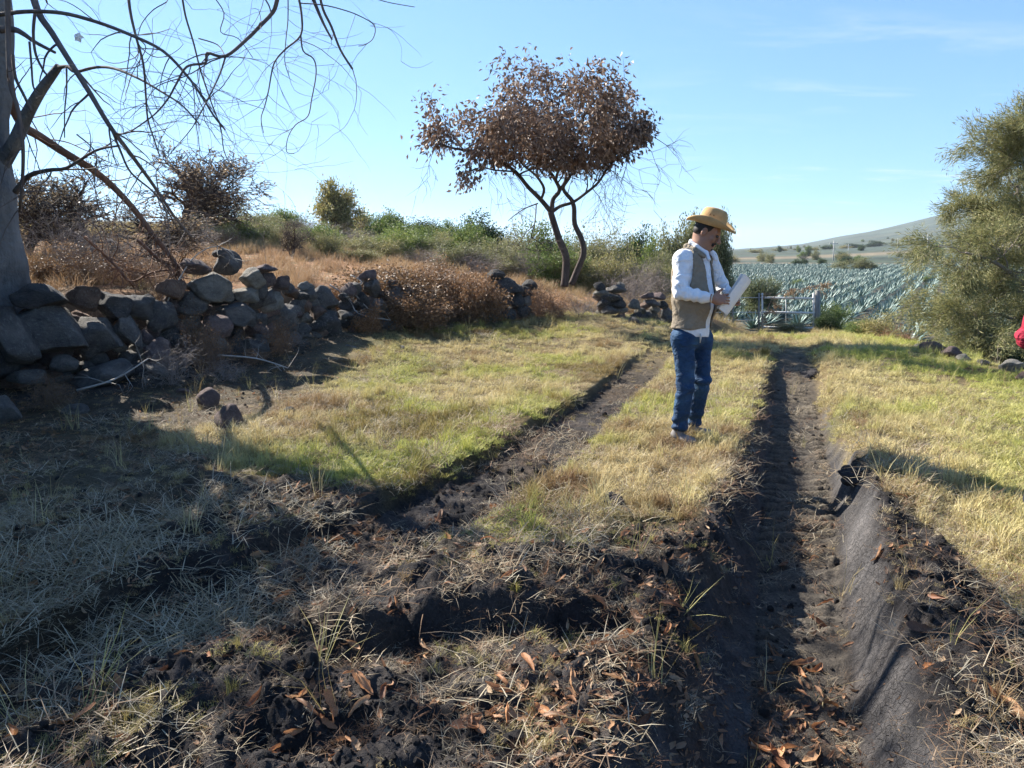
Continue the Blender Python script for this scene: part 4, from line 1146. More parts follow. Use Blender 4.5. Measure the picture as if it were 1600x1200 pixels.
# small weeds on the wall
for px, py, Y, w, kd, lab in [(300, 470, 9.6, 40, 'russet', "dry brown weed growing out of the wall below the big pale stone"), (330, 500, 9.3, 46, 'russet', "dry brown weed in the wall left of the reddish one"),
        (432, 488, 10.3, 34, 'russet', "reddish dead weed in front of the wall by the grass edge"), (262, 520, 8.6, 60, 'twiggy', "bare grey twigs sprawled over the lower wall stones"), (395, 560, 9.9, 40, 'russet', "small dry weed at the wall foot by the grass"),
        (75, 575, 7.5, 44, 'russet', "small dry weed among the stones below the big boulder"), (455, 520, 10.8, 40, 'twiggy', "thin dry weed in the gap before the dark boulder"), (345, 560, 8.9, 50, 'twiggy', "tangle of bare twigs on the ground along the wall foot")]:
    plant(kd, px, py - 8, Y - .35, w * 1.6, lab, name="weed", cat="weed", group="weeds on the wall")

# ------------------------------------------------------------------ scrub behind the wall on the left
G2 = "bare scrub behind the wall at the left"
bl = [("dense brown thorn scrub close behind the thick trunk", 95, 300, 11.0, 150, 'twiggy'), ("brown thorn scrub under the broken limb", 165, 320, 11.5, 150, 'twiggy'), ("tall tangled bare scrub reaching above the broken limb", 130, 225, 13.5, 190, 'baretree'),
      ("bare scrub with faded leaves right of the broken limb's middle", 225, 300, 13.0, 150, 'baretree'), ("low leafy brown scrub right behind the wall top, under the limb", 120, 370, 10.3, 130, 'russet'), ("low orange-brown scrub behind the wall, left of the pale stone", 210, 385, 10.6, 110, 'russet'),
      ("scrub at the picture's left edge behind the trunk", 20, 240, 12.5, 150, 'baretree'), ("low reddish scrub beside the trunk base", 62, 390, 10.2, 60, 'thicket'), ("greyish scrub under the dark crown of the bare tree", 290, 340, 17.0, 120, 'twiggy')]
for lab, px, py, Y, w, kd in bl:
    plant(kd, px, py, Y, w, lab, name="thorn_scrub", cat="shrub", group=G2)
plant('baretree', 268, 190, 21.0, 190, "dark bare spreading tree on the skyline behind the broken limb", name="small_tree", group="small trees on the skyline")
plant('baretree', 320, 235, 22.0, 110, "right-hand dark bare tree joined to the spreading one on the skyline", name="small_tree", group="small trees on the skyline")
plant('leaftree', 507, 268, 31.0, 84, "small slender tree with dark green leaves standing alone on the skyline left of centre", name="small_tree", group="small trees on the skyline")
plant('tantree', 1078, 322, 24.0, 88, "olive round-headed tree right behind the man's hat", name="small_tree", group="small trees on the skyline")
plant('tantree', 1122, 320, 25.5, 60, "olive tree top showing to the right of the man's hat", name="small_tree", group="small trees on the skyline")
plant('tantree', 1194, 400, 31.0, 66, "small tan feathery tree standing in the agave field behind the gate", name="small_tree", group="small trees in the agave field", py_base=470)
# ------------------------------------------------------------------ bushes on the slope, from left to right
G3 = "bushes on the dry slope behind the wall"
sl = [
 (355, 322, 27, 70, 'olive', "grey-olive bush at the left end of the skyline bushes, beside the bare tree"), (400, 318, 30, 80, 'olive', "olive bush second along the skyline from the bare tree"),
 (440, 322, 33, 70, 'green', "greenish bush left of the slender dark tree"), (470, 330, 29, 70, 'twiggy', "tan bare bush just below the slender tree's left side"), (385, 345, 22, 60, 'twiggy', "tan dry bush on the orange grass near the bare tree"),
 (452, 345, 17.5, 54, 'baretree', "small bare brown shrub with dark stems standing in the orange grass"), (500, 352, 24, 90, 'twiggy', "grey bare bush left part of the pale grey mass"), (545, 350, 25, 90, 'twiggy', "pale grey bare bush in the middle of the slope"),
 (578, 335, 34, 60, 'green', "green bush on the skyline right of the slender dark tree"), (575, 360, 22, 70, 'olive', "olive bush under the low flat-topped dark tree"), (610, 325, 30, 66, 'green', "bright green-yellow rounded bush, tallest left of the centre tree"),
 (628, 350, 24, 80, 'green', "leafy green bush below the bright rounded bush"), (655, 345, 36, 80, 'dark', "flat-topped dark tree crown on the skyline"), (600, 338, 40, 50, 'dark', "low dark crown far back between green bushes"), (690, 362, 26, 60, 'olive', "olive bush left of the dark green bush"),
 (752, 330, 27, 76, 'dark', "dark green dense bush on the skyline left of the centre tree's stems"), (735, 340, 24, 60, 'green', "mid green bush overlapping the dark dense bush"), (720, 375, 21, 90, 'olive', "yellow-olive bush under the dark dense bush"),
 (780, 365, 22, 90, 'olive', "yellowish bush left of the tree stems"), (812, 350, 24, 70, 'olive', "tall yellowish bush just left of the tree stems"), (850, 342, 25, 80, 'green', "bright green bush behind the two tree stems"),
 (830, 385, 20, 80, 'twiggy', "straw-coloured bush low behind the tree's foot"), (905, 352, 25, 70, 'olive', "olive bush right of the tree stems"), (940, 340, 24, 80, 'olive', "larger dark olive bush with flat top right of the tree"), (925, 385, 20.5, 90, 'olive', "low olive bush before the flat-topped one"),
 (985, 352, 27, 60, 'dark', "sparse dark green bush between the tree and the man"), (1018, 362, 26, 50, 'green', "small green bush close to the man's shoulder"), (960, 385, 20, 80, 'olive', "tan-olive bush above the tumbled wall end"), (1030, 385, 22, 60, 'olive', "tan bush touching the man's sleeve"),
 (660, 385, 19.5, 70, 'twiggy', "straw-coloured bush right behind the orange thicket"), (560, 388, 18.5, 60, 'olive', "yellow-green low bush at the edge of the orange grass"), (760, 395, 19, 70, 'twiggy', "grey-tan bush behind the wall stub"), (350, 360, 19, 50, 'russet', "small russet bush in the orange grass below the bare tree"),
 (790, 388, 20.5, 70, 'olive', "pale olive bush right behind the wall stub"), (880, 392, 20, 70, 'olive', "olive-brown bush directly behind the tree's foot"), (1000, 400, 20, 60, 'twiggy', "tan brush above the grey shrub left of the man"), (700, 345, 33, 50, 'green', "small green bush far back left of the dark dense bush"),
 (540, 325, 42, 50, 'olive', "far olive bush beside the slender dark tree"), (670, 355, 28, 60, 'green', "green bush between the flat-topped crown and the centre"), (330, 330, 30, 70, 'olive', "olive bush half hidden by the bare tree"),
]
for px, py, Y, w, kd, lab in sl: plant(kd, px, py - 8, Y, w * 1.2, lab, group=G3)
for k in range(70):
    px = rnd.uniform(300, 1060); Y = rnd.uniform(18, 40); lim = np.interp(px, [300, 400, 500, 600, 700, 850, 1060], [326, 330, 340, 348, 358, 362, 378])
    plant(rnd.choice(['olive', 'olive', 'green', 'twiggy', 'twiggy']), px, rnd.uniform(lim, lim + 22), Y, rnd.uniform(45, 90), "one of many low olive and grey bushes filling the scrub on the slope", group="scrub filling the slope behind the wall")
# orange dry grass on the terrace
m_dry = grass_mat("terrace_grass", [(0, (.30, .175, .085)), (.4, (.46, .31, .18)), (.75, (.38, .25, .145)), (1, (.22, .13, .08))], [(0, (.25, .24, .09)), (1, (.38, .33, .14))], .25)
ter_p = [blades(60, .16, .34, .007, .35, .6, 280 + i).mesh("terrace_tuft", [m_dry]) for i in range(4)]
gt = np.random.default_rng(91)
x, y, r = sample_polar(26000, 7, 60, R(46), 1.15, gt)
t = terrain(x, y, full=True)
keep = (gt.uniform(0, 1, len(x)) < t['back'] * (t['dw'] > .2) * (.35 + .65 * sst(-.2, .3, fbm(x * .6, y * .6, 341, 3)))) 
x, y, z, r = x[keep], y[keep], t['z'][keep], r[keep]; n = len(x)
scatter("dry_terrace_grass", np.stack([x, y, z - .01], 1), np.stack([gt.normal(0, .15, n), gt.normal(0, .15, n), gt.uniform(0, 6.28, n)], 1),
        gt.uniform(.35, .95, n) * (1 + .5 * sst(15, 45, r)), gt.integers(0, 4, n), ter_p, np.clip(sst(16, 26, r) * .7 + .3 * sst(-2, 3, x) + .2 * fbm(x, y, 342, 2), 0, 1), None)

# ------------------------------------------------------------------ agaves
am = Mat("agave_leaf", rough=.5, spec=.4)
ar = am.island(); ao = am.orand()
ac = am.ramp(ar, [(0, (.08, .135, .12)), (.5, (.13, .20, .18)), (1, (.20, .27, .245))])
ac = am.mix(1.0, ac, am.ramp(ao, [(0, (.8, .85, .85)), (1, (1.2, 1.15, 1.1))]), 'MULTIPLY')
am.color(ac)
def agave(seed, n, rows=5):
    g = np.random.default_rng(seed); acc = Acc()
    for i in range(n):
        a = i * 2.39996 + g.normal(0, .12); f = i / n
        th = .12 + 1.28 * (1 - f) ** .8 + g.normal(0, .06); L = g.uniform(.85, 1.05) * (.8 + .25 * math.sin(f * 3.1)); w = .085
        H = np.array([math.cos(a), math.sin(a), 0]); S = np.array([-math.sin(a), math.cos(a), 0]); Z = np.array([0, 0, 1.])
        V = []; p = H * .05 + Z * (.12 + .12 * f); tt_ = th
        for k in range(rows):
            s_ = k / (rows - 1); d = H * math.sin(tt_) + Z * math.cos(tt_); up = np.cross(d, S) * -1
            ww = w * (.55 + 1.1 * s_) if s_ < .35 else w * (1 - s_) / .65 * .94 + .002
            V += [p - S * ww - up * -.3 * ww, p, p + S * ww + up * .3 * ww]
            p = p + d * L / (rows - 1); tt_ += .04
        Q = [(r_ * 3 + c, r_ * 3 + c + 1, r_ * 3 + c + 4, r_ * 3 + c + 3) for r_ in range(rows - 1) for c in range(2)]
        acc.add(V, Q)
    return acc
ag_hi = [agave(900 + i, 34).mesh("agave", [am.m]) for i in range(4)]
ag_lo = [agave(910 + i, 22, 3).mesh("agave", [am.m]) for i in range(4)]
ga = np.random.default_rng(19)
pts_ = []
rowdir = np.array([.5, .866]); rown = np.array([.866, -.5])
for i in range(-105, 145):
    for j in range(0, 225):
        p = rown * (i * 1.25 + 3) + rowdir * (j * .85) + ga.normal(0, .13, 2)
        pts_.append(p)
pts_ = np.array(pts_); x, y = pts_[:, 0], pts_[:, 1]
t = terrain(x, y, full=True); r = t['r']
pxx, pyy = pix_np(x, np.maximum(y, 1), t['z'])
m = (y > 8) & (r < 152) & (t['below'] > .97) & (pxx > 1080) & (pxx < 1830) & (ga.uniform(0, 1, len(x)) > .04)
m &= ~((y < 26) & (x < 10.8) & (x > 6) & (y > 22.2) & (y < 23.6))
x, y, z, r, pxx = x[m], y[m], t['z'][m], r[m], pxx[m]
order = np.argsort(r); n = len(order); print("agaves", n)
GA = "blue agaves planted in rows in the field"
inview = [k for k in order if 1120 < pxx[k] < 1640][:290]
ins = set(inview)
for c_, k in enumerate(inview):
    o = bpy.data.objects.new("agave", ag_hi[rnd.randrange(4)]); C.objects.link(o)
    s = rnd.uniform(.50, .70); o.location = (x[k], y[k], z[k] - .05); o.scale = (s, s, s * rnd.uniform(.9, 1.1)); o.rotation_euler = (0, 0, rnd.uniform(0, 6.28))
    zone = ("blue-grey spiky agave behind the metal gate, seen between its rails" if pxx[k] < 1285 and r[k] < 45 else
            "blue-grey spiky agave just beyond the bushes at the meadow's right edge" if r[k] < 36 else
            "blue-grey spiky agave in the near rows of the wide field")
    tag(o, zone, "agave", GA + (": behind the gate" if 'gate' in zone else ": by the meadow edge" if 'bushes' in zone else ": near rows"))
rest = np.array([k for k in order if k not in ins]); nr_ = len(rest)
scatter("agave_rows", np.stack([x[rest], y[rest], z[rest] - .05], 1), np.stack([np.zeros(nr_), np.zeros(nr_), ga.uniform(0, 6.28, nr_)], 1), ga.uniform(.56, .74, nr_), ga.integers(0, 4, nr_), ag_lo,
        label="blue-green mass of agave rows filling the rest of the wide field")
# ------------------------------------------------------------------ bushes between meadow and field, and beyond the field
G4 = "bushes between the meadow and the agave field"
for px, pt, pb, Y, w, kd, lab in [(1300, 470, 520, 23.5, 56, 'green', "bright green round bush right of the gate post"), (1290, 490, 525, 22, 40, 'dark', "dark green low growth at the foot of the gate post"),
    (1345, 500, 528, 20, 70, 'green', "low green bush between the round bush and the russet bush"), (1372, 476, 530, 19.5, 80, 'olive', "olive bush with russet top in the middle of the meadow edge"), (1404, 484, 535, 18.5, 50, 'russet', "russet-topped bush beside the olive one"),
    (1402, 506, 538, 17.5, 54, 'thicket', "low tan-brown bush at the meadow edge right of the olive one"), (1230, 500, 520, 22, 60, 'olive', "low green weeds in front of the gate")]:
    plant(kd, px, pt, Y, w, lab, group=G4, py_base=pb)
G5 = "bushes and trees beyond the agave field"
for px, pt, pb, Y, w, kd, lab in [(1345, 403, 428, 110, 60, 'tantree', "wide brown-olive tree standing in the far part of the agave field"), (1322, 402, 416, 150, 26, 'dark', "dark bush at the far edge of the agave field, left of the wide tree"),
    (1340, 400, 416, 150, 26, 'green', "green bush at the far field edge just behind the wide tree"), (1246, 408, 422, 140, 18, 'dark', "small dark tree at the far field edge, first of three"), (1258, 408, 422, 142, 14, 'dark', "small dark tree at the far field edge, second of three"),
    (1286, 407, 420, 146, 18, 'dark', "small dark tree at the far field edge, third of three"), (1372, 378, 388, 420, 26, 'dark', "rounded dark tree on the slope above the dirt track"), (1290, 391, 399, 380, 22, 'dark', "dark tree on the slope near the pole farthest left"),
    (1335, 386, 394, 400, 30, 'dark', "dark brush on the slope between two poles"), (1320, 390, 397, 390, 20, 'olive', "olive brush low on the slope"), (1445, 378, 388, 360, 16, 'dark', "dark tree beside the tall pole at right"), (1430, 381, 389, 380, 24, 'olive', "brown brush left of the tall pole"),
    (1270, 396, 403, 360, 26, 'olive', "olive brush on the left slope beyond the field"), (1220, 398, 405, 360, 26, 'olive', "grey-olive brush far left beyond the field"), (1140, 402, 416, 170, 30, 'olive', "brush line beyond the field right of the man's face"), (1245, 454, 470, 60, 26, 'green', "small green bush inside the agave field"),
    (1448, 446, 458, 70, 14, 'green', "tiny bright green bush among the agaves"), (1400, 384, 391, 380, 26, 'olive', "brown brush along the dirt track"), (1360, 384, 391, 410, 20, 'dark', "dark brush along the top of the dirt track"), (1180, 400, 408, 300, 30, 'olive', "olive brush beyond the tan feathery tree")]:
    plant(kd, px, pt, Y, w, lab, group=G5, py_base=pb)

# ------------------------------------------------------------------ feathery tree at the right edge
Ym = 14.5
bm_ = W(1640, 570, Ym); bm_.z = hz(bm_.x, bm_.y) - .1
mesq = empty("mesquite_tree", bm_, "large feathery grey-green tree with drooping branches at the right edge of the meadow", "tree")
T = Tree(77)
def wm(pts): return [W(px + 24, py, Ym + (q[0] if q else 0)) for (px, py, *q) in pts]
sc_m = Ym / FPX * .5
st = [([(1640, 575), (1632, 520), (1618, 460), (1600, 400), (1580, 340), (1565, 290)], 16, 4), ([(1632, 520), (1600, 470, -.4), (1560, 430, -.8), (1520, 405, -1), (1485, 395, -1.2)], 9, 3),
      ([(1640, 560), (1605, 530, -.3), (1570, 505, -.5), (1530, 490, -.7), (1490, 492, -.8)], 8, 2.5), ([(1618, 460), (1585, 400, .5), (1545, 360, .8), (1505, 335, 1)], 8, 2.5), ([(1600, 400), (1600, 330, -.6), (1588, 270, -.9), (1575, 215, -1)], 8, 2.5),
      ([(1640, 540), (1680, 440, .3), (1700, 340, .5), (1690, 240, .5)], 14, 4), ([(1618, 460), (1650, 380, -.5), (1640, 280, -.8), (1620, 200, -1)], 9, 3), ([(1700, 340), (1760, 280), (1800, 220)], 8, 3), ([(1640, 575), (1600, 545, -.9), (1560, 530, -1.2), (1520, 525, -1.4)], 6, 2)]
PM = dict(seg=[.28, .2, .13, .10], wob=[.12, .16, .2, .2], up=[.03, -.02, -.05, -.05], sides=[5, 4, 3, 3], kids=[4, 5, 4], spread=[(.3, .9), (.3, .9), (.3, .9)], ratio=[(.6, .85), (.5, .75), (.5, .75)], levels=3, taper=.35, leaflv=1, rmin=.004)
for pts, a, b in st:
    P_, rd = T.limb(wm(pts), a * sc_m, b * sc_m, 7)
    for i in range(5, len(P_), 2):
        v = (P_[i] - P_[i - 1]).normalized()
        T.grow(P_[i], v * .6 + Vector((T.g.gauss(-.25, .8), T.g.gauss(0, .8), T.g.gauss(.15, .4))), T.g.uniform(.5, .95), rd[i] * .5, 1, PM)
        T.grow(P_[i], v * .4 + Vector((T.g.gauss(-.3, .6), T.g.gauss(0, .8), T.g.gauss(-.2, .4))), T.g.uniform(.45, .9), rd[i] * .4, 1, PM)
T.a.build("trunk", m_twig_grey, mesq, True)
lv = T.leaves(150000, .11, .012, .06, .12, .15, jit=.42); lv.build("crown", lf_mesq, mesq)
plant('dark', 1585, 500, 13.0, 90, "dark low bush under the feathery tree beside the red sleeve", group=G4)
plant('olive', 1530, 515, 13.4, 80, "grey-green low bush under the left side of the feathery tree", group=G4)

for k in range(46):
    Yb = rnd.choice([165, 175, 190, 230, 300, 400, 520, 650]) * rnd.uniform(.92, 1.08); px = rnd.uniform(1128, 1500)
    hgt = rnd.uniform(1.6, 3.6); sc = Yb / FPX
    plant(rnd.choice(['dark', 'olive', 'olive', 'green', 'twiggy']), px, 400, Yb, rnd.uniform(1.5, 3.5) / sc, "small scrub bush dotted over the slope between the agave field and the hill", group="scrub dotted over the far slope", py_base=400 + hgt / sc)

# ================================================================== THE BIG TREE AT THE LEFT
Yl = 8.3
tb = W(8, 500, Yl); tb.z = min(hz(tb.x, tb.y), .75) - .1
big = empty("tree", tb, "thick pale-grey tree trunk at the left edge with long bare drooping branches and curling twigs", "tree")
T = Tree(5)
def wl_(pts, Y0=Yl): return [W(px, py, Y0 + (q[0] if q else 0)) for (px, py, *q) in pts]
kl = Yl / FPX * .5
tr_pts = [Vector((tb.x - .02, tb.y, tb.z))] + wl_([(-3, 470), (-8, 430), (-13, 380), (-16, 320), (-22, 250), (-13, 180), (-1, 110), (2, 50), (-6, -40), (-30, -160)])
rad0 = [60, 50, 47, 44, 40, 36, 24, 20, 17, 15, 12]
P_ = []; rd = []
for i in range(len(tr_pts) - 1):
    for k in range(4):
        f = k / 4; P_.append(tr_pts[i].lerp(tr_pts[i + 1], f)); rd.append((rad0[i] * (1 - f) + rad0[i + 1] * f) * kl * 2 * .95 * (1 + .05 * math.sin(i * 3.1 + k)))
ta = Acc(); tube(ta, P_, rd, 20)
# lumps and flutes in the bark
V = np.concatenate(ta.V); o_ = V.mean(0)
cxy = np.array([[P_[min(i // 20, len(P_) - 1)].x, P_[min(i // 20, len(P_) - 1)].y] for i in range(len(V))])
an = np.arctan2(V[:, 1] - cxy[:, 1], V[:, 0] - cxy[:, 0])
amp = 1 + .06 * np.sin(an * 3 + V[:, 2] * 1.3) + .05 * (vn3(V[:, 0] * 5, V[:, 1] * 5, V[:, 2] * 3, 3) - .5) + .10 * np.sin(an * 5) * np.clip(1.6 - V[:, 2], 0, 1)
V[:, :2] = cxy + (V[:, :2] - cxy) * amp[:, None]; ta.V = [V]
ta.build("trunk", m_bark_big, big, True)
# limbs traced where they hang in the photograph, each with a distance of its own
LIMB = [ # points (px, py, dY), start width px, end width px, twigginess
 ([(0, 262), (22, 225, -.1), (42, 180, -.2), (62, 145, -.3), (80, 120, -.4), (92, 104, -.45)], 24, 10, 0),
 ([(90, 106, -.45), (105, 104, -.6), (118, 112, -.7), (150, 105, -.9), (178, 107, -1.2), (215, 122, -1.5), (250, 142, -1.7), (285, 165, -1.9), (312, 195, -2)], 6, 1.6, 3),
 ([(45, -30, -.6), (60, 20, -.7), (80, 50, -.8), (105, 90, -1), (140, 145, -1.2), (170, 195, -1.3), (205, 242, -1.2), (240, 290, -1), (272, 338, -.8), (300, 372, -.6)], 11, 3.5, 6),
 ([(-10, 24, -.8), (40, 18, -1), (95, 20, -1.3), (150, 34, -1.6), (205, 55, -1.9), (255, 80, -2.1), (292, 118, -2.2), (315, 150, -2.3), (335, 182, -2.4), (352, 203, -2.4)], 6.5, 2, 5),
 ([(436, -20, -2), (431, 8, -2), (424, 22, -2), (405, 42, -2.1), (385, 62, -2.2), (352, 88, -2.3), (324, 83, -2.3), (321, 98, -2.3), (292, 104, -2.4), (276, 130, -2.4), (262, 155, -2.4), (240, 180, -2.4), (205, 205, -2.3)], 7, 1.8, 6),
 ([(352, 90, -2.3), (344, 115, -2.3), (330, 145, -2.4), (318, 168, -2.4), (300, 200, -2.4), (270, 235, -2.3)], 3, 1, 3),
 ([(498, -15, -1.8), (505, 15, -1.8), (518, 42, -1.8), (532, 78, -1.8), (551, 108, -1.8)], 4.5, 3.2, 1),
 ([(486, -10, -1.9), (498, 20, -1.9), (508, 42, -1.9), (519, 62, -1.9)], 6.5, 2.5, 0),
 ([(465, -10, -2), (471, 20, -2), (470, 55, -2), (445, 78, -2), (428, 100, -2), (420, 140, -2), (414, 165, -2), (408, 185, -2), (412, 208, -2)], 4, 1, 4),
 ([(470, 55, -2), (474, 80, -2), (490, 92, -2), (494, 115, -2), (487, 155, -2), (481, 182, -2), (462, 195, -2), (450, 215, -2), (448, 237, -2), (460, 240, -2)], 2.6, .8, 2),
 ([(200, -12, -1.6), (204, 20, -1.6), (212, 55, -1.6), (224, 100, -1.6), (228, 150, -1.6), (231, 186, -1.6), (240, 215, -1.6), (250, 245, -1.6)], 5, 2, 4),
 ([(284, -10, -2), (290, 25, -2), (302, 65, -2), (312, 105, -2), (320, 130, -2), (332, 165, -2), (345, 200, -2), (350, 235, -2), (362, 258, -2), (380, 262, -2), (387, 254, -2)], 3.4, 1, 5),
 ([(450, -10, -2), (450, 30, -2), (447, 60, -2), (445, 95, -2), (452, 120, -2)], 2, .8, 2), ([(470, 5, -2), (505, 8, -2), (535, 15, -2), (562, 25, -2), (585, 40, -2), (583, 60, -2), (570, 70, -2), (560, 72, -2)], 2, .8, 2),
 ([(555, -14, -1.8), (600, 2, -1.8), (648, 11, -1.8)], 1.6, .8, 0),
 ([(56, 10, -.8), (52, 50, -.8), (56, 85, -.8), (68, 110, -.8), (74, 117, -.8)], 5, 3, 0), ([(20, 85, -.5), (24, 120, -.5), (38, 150, -.5), (50, 175, -.5)], 5, 4, 0),
 ([(46, 65, -.7), (49, 100, -.7), (52, 135, -.7), (60, 145, -.7)], 3.5, 2.5, 0), ([(12, -20, -1.2), (13, 60, -1.2), (16, 130, -1.3), (28, 170, -1.3), (36, 230, -1.3), (34, 300, -1.2), (30, 330, -1.0)], 8, 4, 2),
 ([(0, 46, -.3), (22, 46, -.3), (38, 54, -.4), (55, 66, -.5), (86, 82, -.6)], 11, 4, 0), ([(24, 300, -.1), (45, 275, -.2), (75, 266, -.4), (105, 262, -.6), (150, 235, -.8), (184, 228, -1)], 9, 2.5, 3),
 ([(60, 268, -.3), (100, 265, -.5), (140, 264, -.7), (168, 258, -.9)], 4, 1.2, 1), ([(104, 108, -.6), (104, 140, -.7), (101, 175, -.8), (101, 215, -.9)], 3, 1.5, 0),
 ([(174, 200, -1.3), (188, 235, -1.2), (205, 270, -1.1), (240, 300, -1), (262, 330, -.9), (280, 362, -.7), (296, 385, -.5)], 4, 2, 4),
 ([(120, 210, -1), (150, 240, -1), (148, 290, -1), (160, 340, -1), (190, 370, -1)], 2.4, 1, 3), ([(310, 60, -2), (340, 70, -2), (352, 88, -2.2)], 2, 1.5, 1),
 ([(230, -10, -2), (262, 0, -2), (240, 15, -2), (222, 36, -2), (215, 58, -2)], 2, 1, 1), ([(215, 60, -1.9), (228, 75, -1.9), (212, 105, -1.9), (205, 118, -1.9)], 1.8, .8, 1),
 ([(330, -10, -2), (350, 20, -2), (345, 50, -2), (372, 60, -2), (395, 90, -2)], 1.8, .8, 3), ([(405, -15, -2), (420, 8, -2), (424, 24, -2)], 2.6, 2, 1)]
PW = dict(curl=2.0, seg=[.08, .06, .05], wob=[.10, .11, .12], up=[-.03, -.03, -.02], sides=[4, 3, 3], kids=[3, 2, 2], spread=[(.3, 1.0), (.4, 1.1), (.4, 1.0)], ratio=[(.5, .85), (.5, .8), (.5, .8)], levels=2, taper=.4, rmin=.0020)
for pts, w0, w1, tw in LIMB:
    Pn = wl_(pts); sc0 = (Yl + (pts[0][2] if len(pts[0]) > 2 else 0)) / FPX * .5
    sub = Tree(rnd.randrange(10 ** 6))
    Po, ro = sub.limb(Pn, max(w0 * sc0, .0035), max(w1 * sc0, .0030), 7 if w0 > 5 else 5)
    for k in range(int(tw * 2.6)):
        i = sub.g.randrange(len(Po) // 4, len(Po)); v = (Po[i] - Po[i - 1]).normalized()
        sub.grow(Po[i], v * .5 + Vector((sub.g.gauss(0, .8), sub.g.gauss(0, .7), sub.g.gauss(-.25, .7))), sub.g.uniform(.3, .75), max(ro[i] * .5, .0022), 1, PW)
    sub.a.build("limb", m_bark_big if w0 > 20 else m_bark_twig, big, True)
# the crown above and beyond the picture's top and left edge
sub = Tree(99)
PC = dict(seg=[.35, .28, .2, .14], wob=[.13, .16, .2, .22], up=[.03, -.01, -.04, -.05], sides=[6, 5, 4, 3], kids=[4, 3, 3, 3], spread=[(.3, .8), (.35, .9), (.4, 1.0), (.4, 1.0)], ratio=[(.6, .8), (.55, .8), (.5, .8), (.5, .8)], levels=3, taper=.45, leaflv=1, rmin=.004)
top = tr_pts[-1]
for d_, L_, r_0 in [((-1, -.5, .9), 1.8, .040), ((-.5, .5, 1), 1.4, .035), ((-1, .5, .5), 1.8, .035)]:
    sub.grow(top, d_, L_, r_0, 0, PC)
sub.a.build("limb", m_bark_twig, big, True)
arch = Tree(44)   # long limbs that arch over the top edge and carry the hanging twigs
for pts, a, b in [([(-30, -160, 0), (120, -240, -.8), (280, -190, -1.5), (400, -110, -1.9), (436, -15, -2)], 16, 7), ([(280, -190, -1.5), (400, -190, -1.9), (470, -90, -2), (486, -8, -1.9), (498, -12, -1.8)], 10, 5),
                  ([(280, -190, -1.5), (330, -90, -1.9), (284, -8, -2)], 7, 3), ([(120, -240, -.8), (180, -110, -1.4), (200, -10, -1.6)], 8, 4), ([(-30, -160, 0), (10, -100, -.4), (45, -28, -.6)], 13, 9), ([(400, -190, -1.9), (520, -120, -1.9), (555, -12, -1.8)], 5, 2), ([(470, -90, -2), (465, -40, -2), (465, -8, -2)], 5, 4)]:
    P2, r2 = arch.limb(wl_(pts), a * kl, b * kl, 7)
    for k in range(3):
        i = arch.g.randrange(len(P2) // 4, len(P2)); arch.grow(P2[i], Vector((arch.g.gauss(0, .8), arch.g.gauss(0, .8), arch.g.gauss(.3, .6))), .6, r2[i] * .5, 1, dict(PW, levels=3))
arch.a.build("limb", m_bark_twig, big, True)
# few leaves left on it
lv = sub.leaves(500, .16, .05, .05, .7, .3); lv.build("foliage", lf_olive, big)
# white blossom
bl = Acc(); c_ = W(122, 58, Yl - 1.9)
for k in range(5):
    a_ = k / 5 * 6.283; d_ = np.array([[math.cos(a_), .3, math.sin(a_)]]); leaf_cards(bl, np.array([tuple(c_)]), d_, np.array([[0, -1., .2]]), np.array([.045]), np.array([.04]), .2)
mb = Mat("blossom", rough=.6); mb.color((.85, .82, .76)); bl.build("blossom", mb.m, big)
# the broken limb hanging down from the trunk
brk = empty("fallen_limb", W(60, 212, 8.8), "broken reddish-brown limb leaning from the trunk fork down onto the wall beside the pale stone", "fallen branch")
Tb = Tree(6)
Po, ro = Tb.limb([W(12, 130, 8.4), W(20, 165, 8.5), W(38, 198, 8.6), W(62, 213, 8.8), W(100, 238, 9.0), W(140, 262, 9.2), W(175, 290, 9.4), W(212, 330, 9.6), W(240, 368, 9.7), W(262, 395, 9.8), W(274, 412, 9.8), W(282, 440, 9.7)], 17 * kl, 7 * kl, 9)
Po2, ro2 = Tb.limb([W(132, 370, 10), W(160, 395, 10), W(185, 420, 10), W(205, 440, 10), W(240, 425, 10), W(285, 420, 9.9)], 6 * kl, 4 * kl, 6)
Po3, ro3 = Tb.limb([W(215, 375, 9.9), W(240, 398, 9.9), W(262, 415, 9.8), W(275, 430, 9.7)], 7 * kl, 5 * kl, 6)
for (A1, B1) in ((Po, ro), (Po2, ro2), (Po3, ro3)):
    for k in range(26):
        i = Tb.g.randrange(3, len(A1)); v = (A1[i] - A1[i - 1]).normalized()
        Tb.grow(A1[i], v * .4 + Vector((Tb.g.gauss(0, .8), Tb.g.gauss(-.2, .6), Tb.g.gauss(0, .7))), Tb.g.uniform(.35, .8), .009, 1, PW)
Tb.a.build("limb", m_bark_red, brk, True)
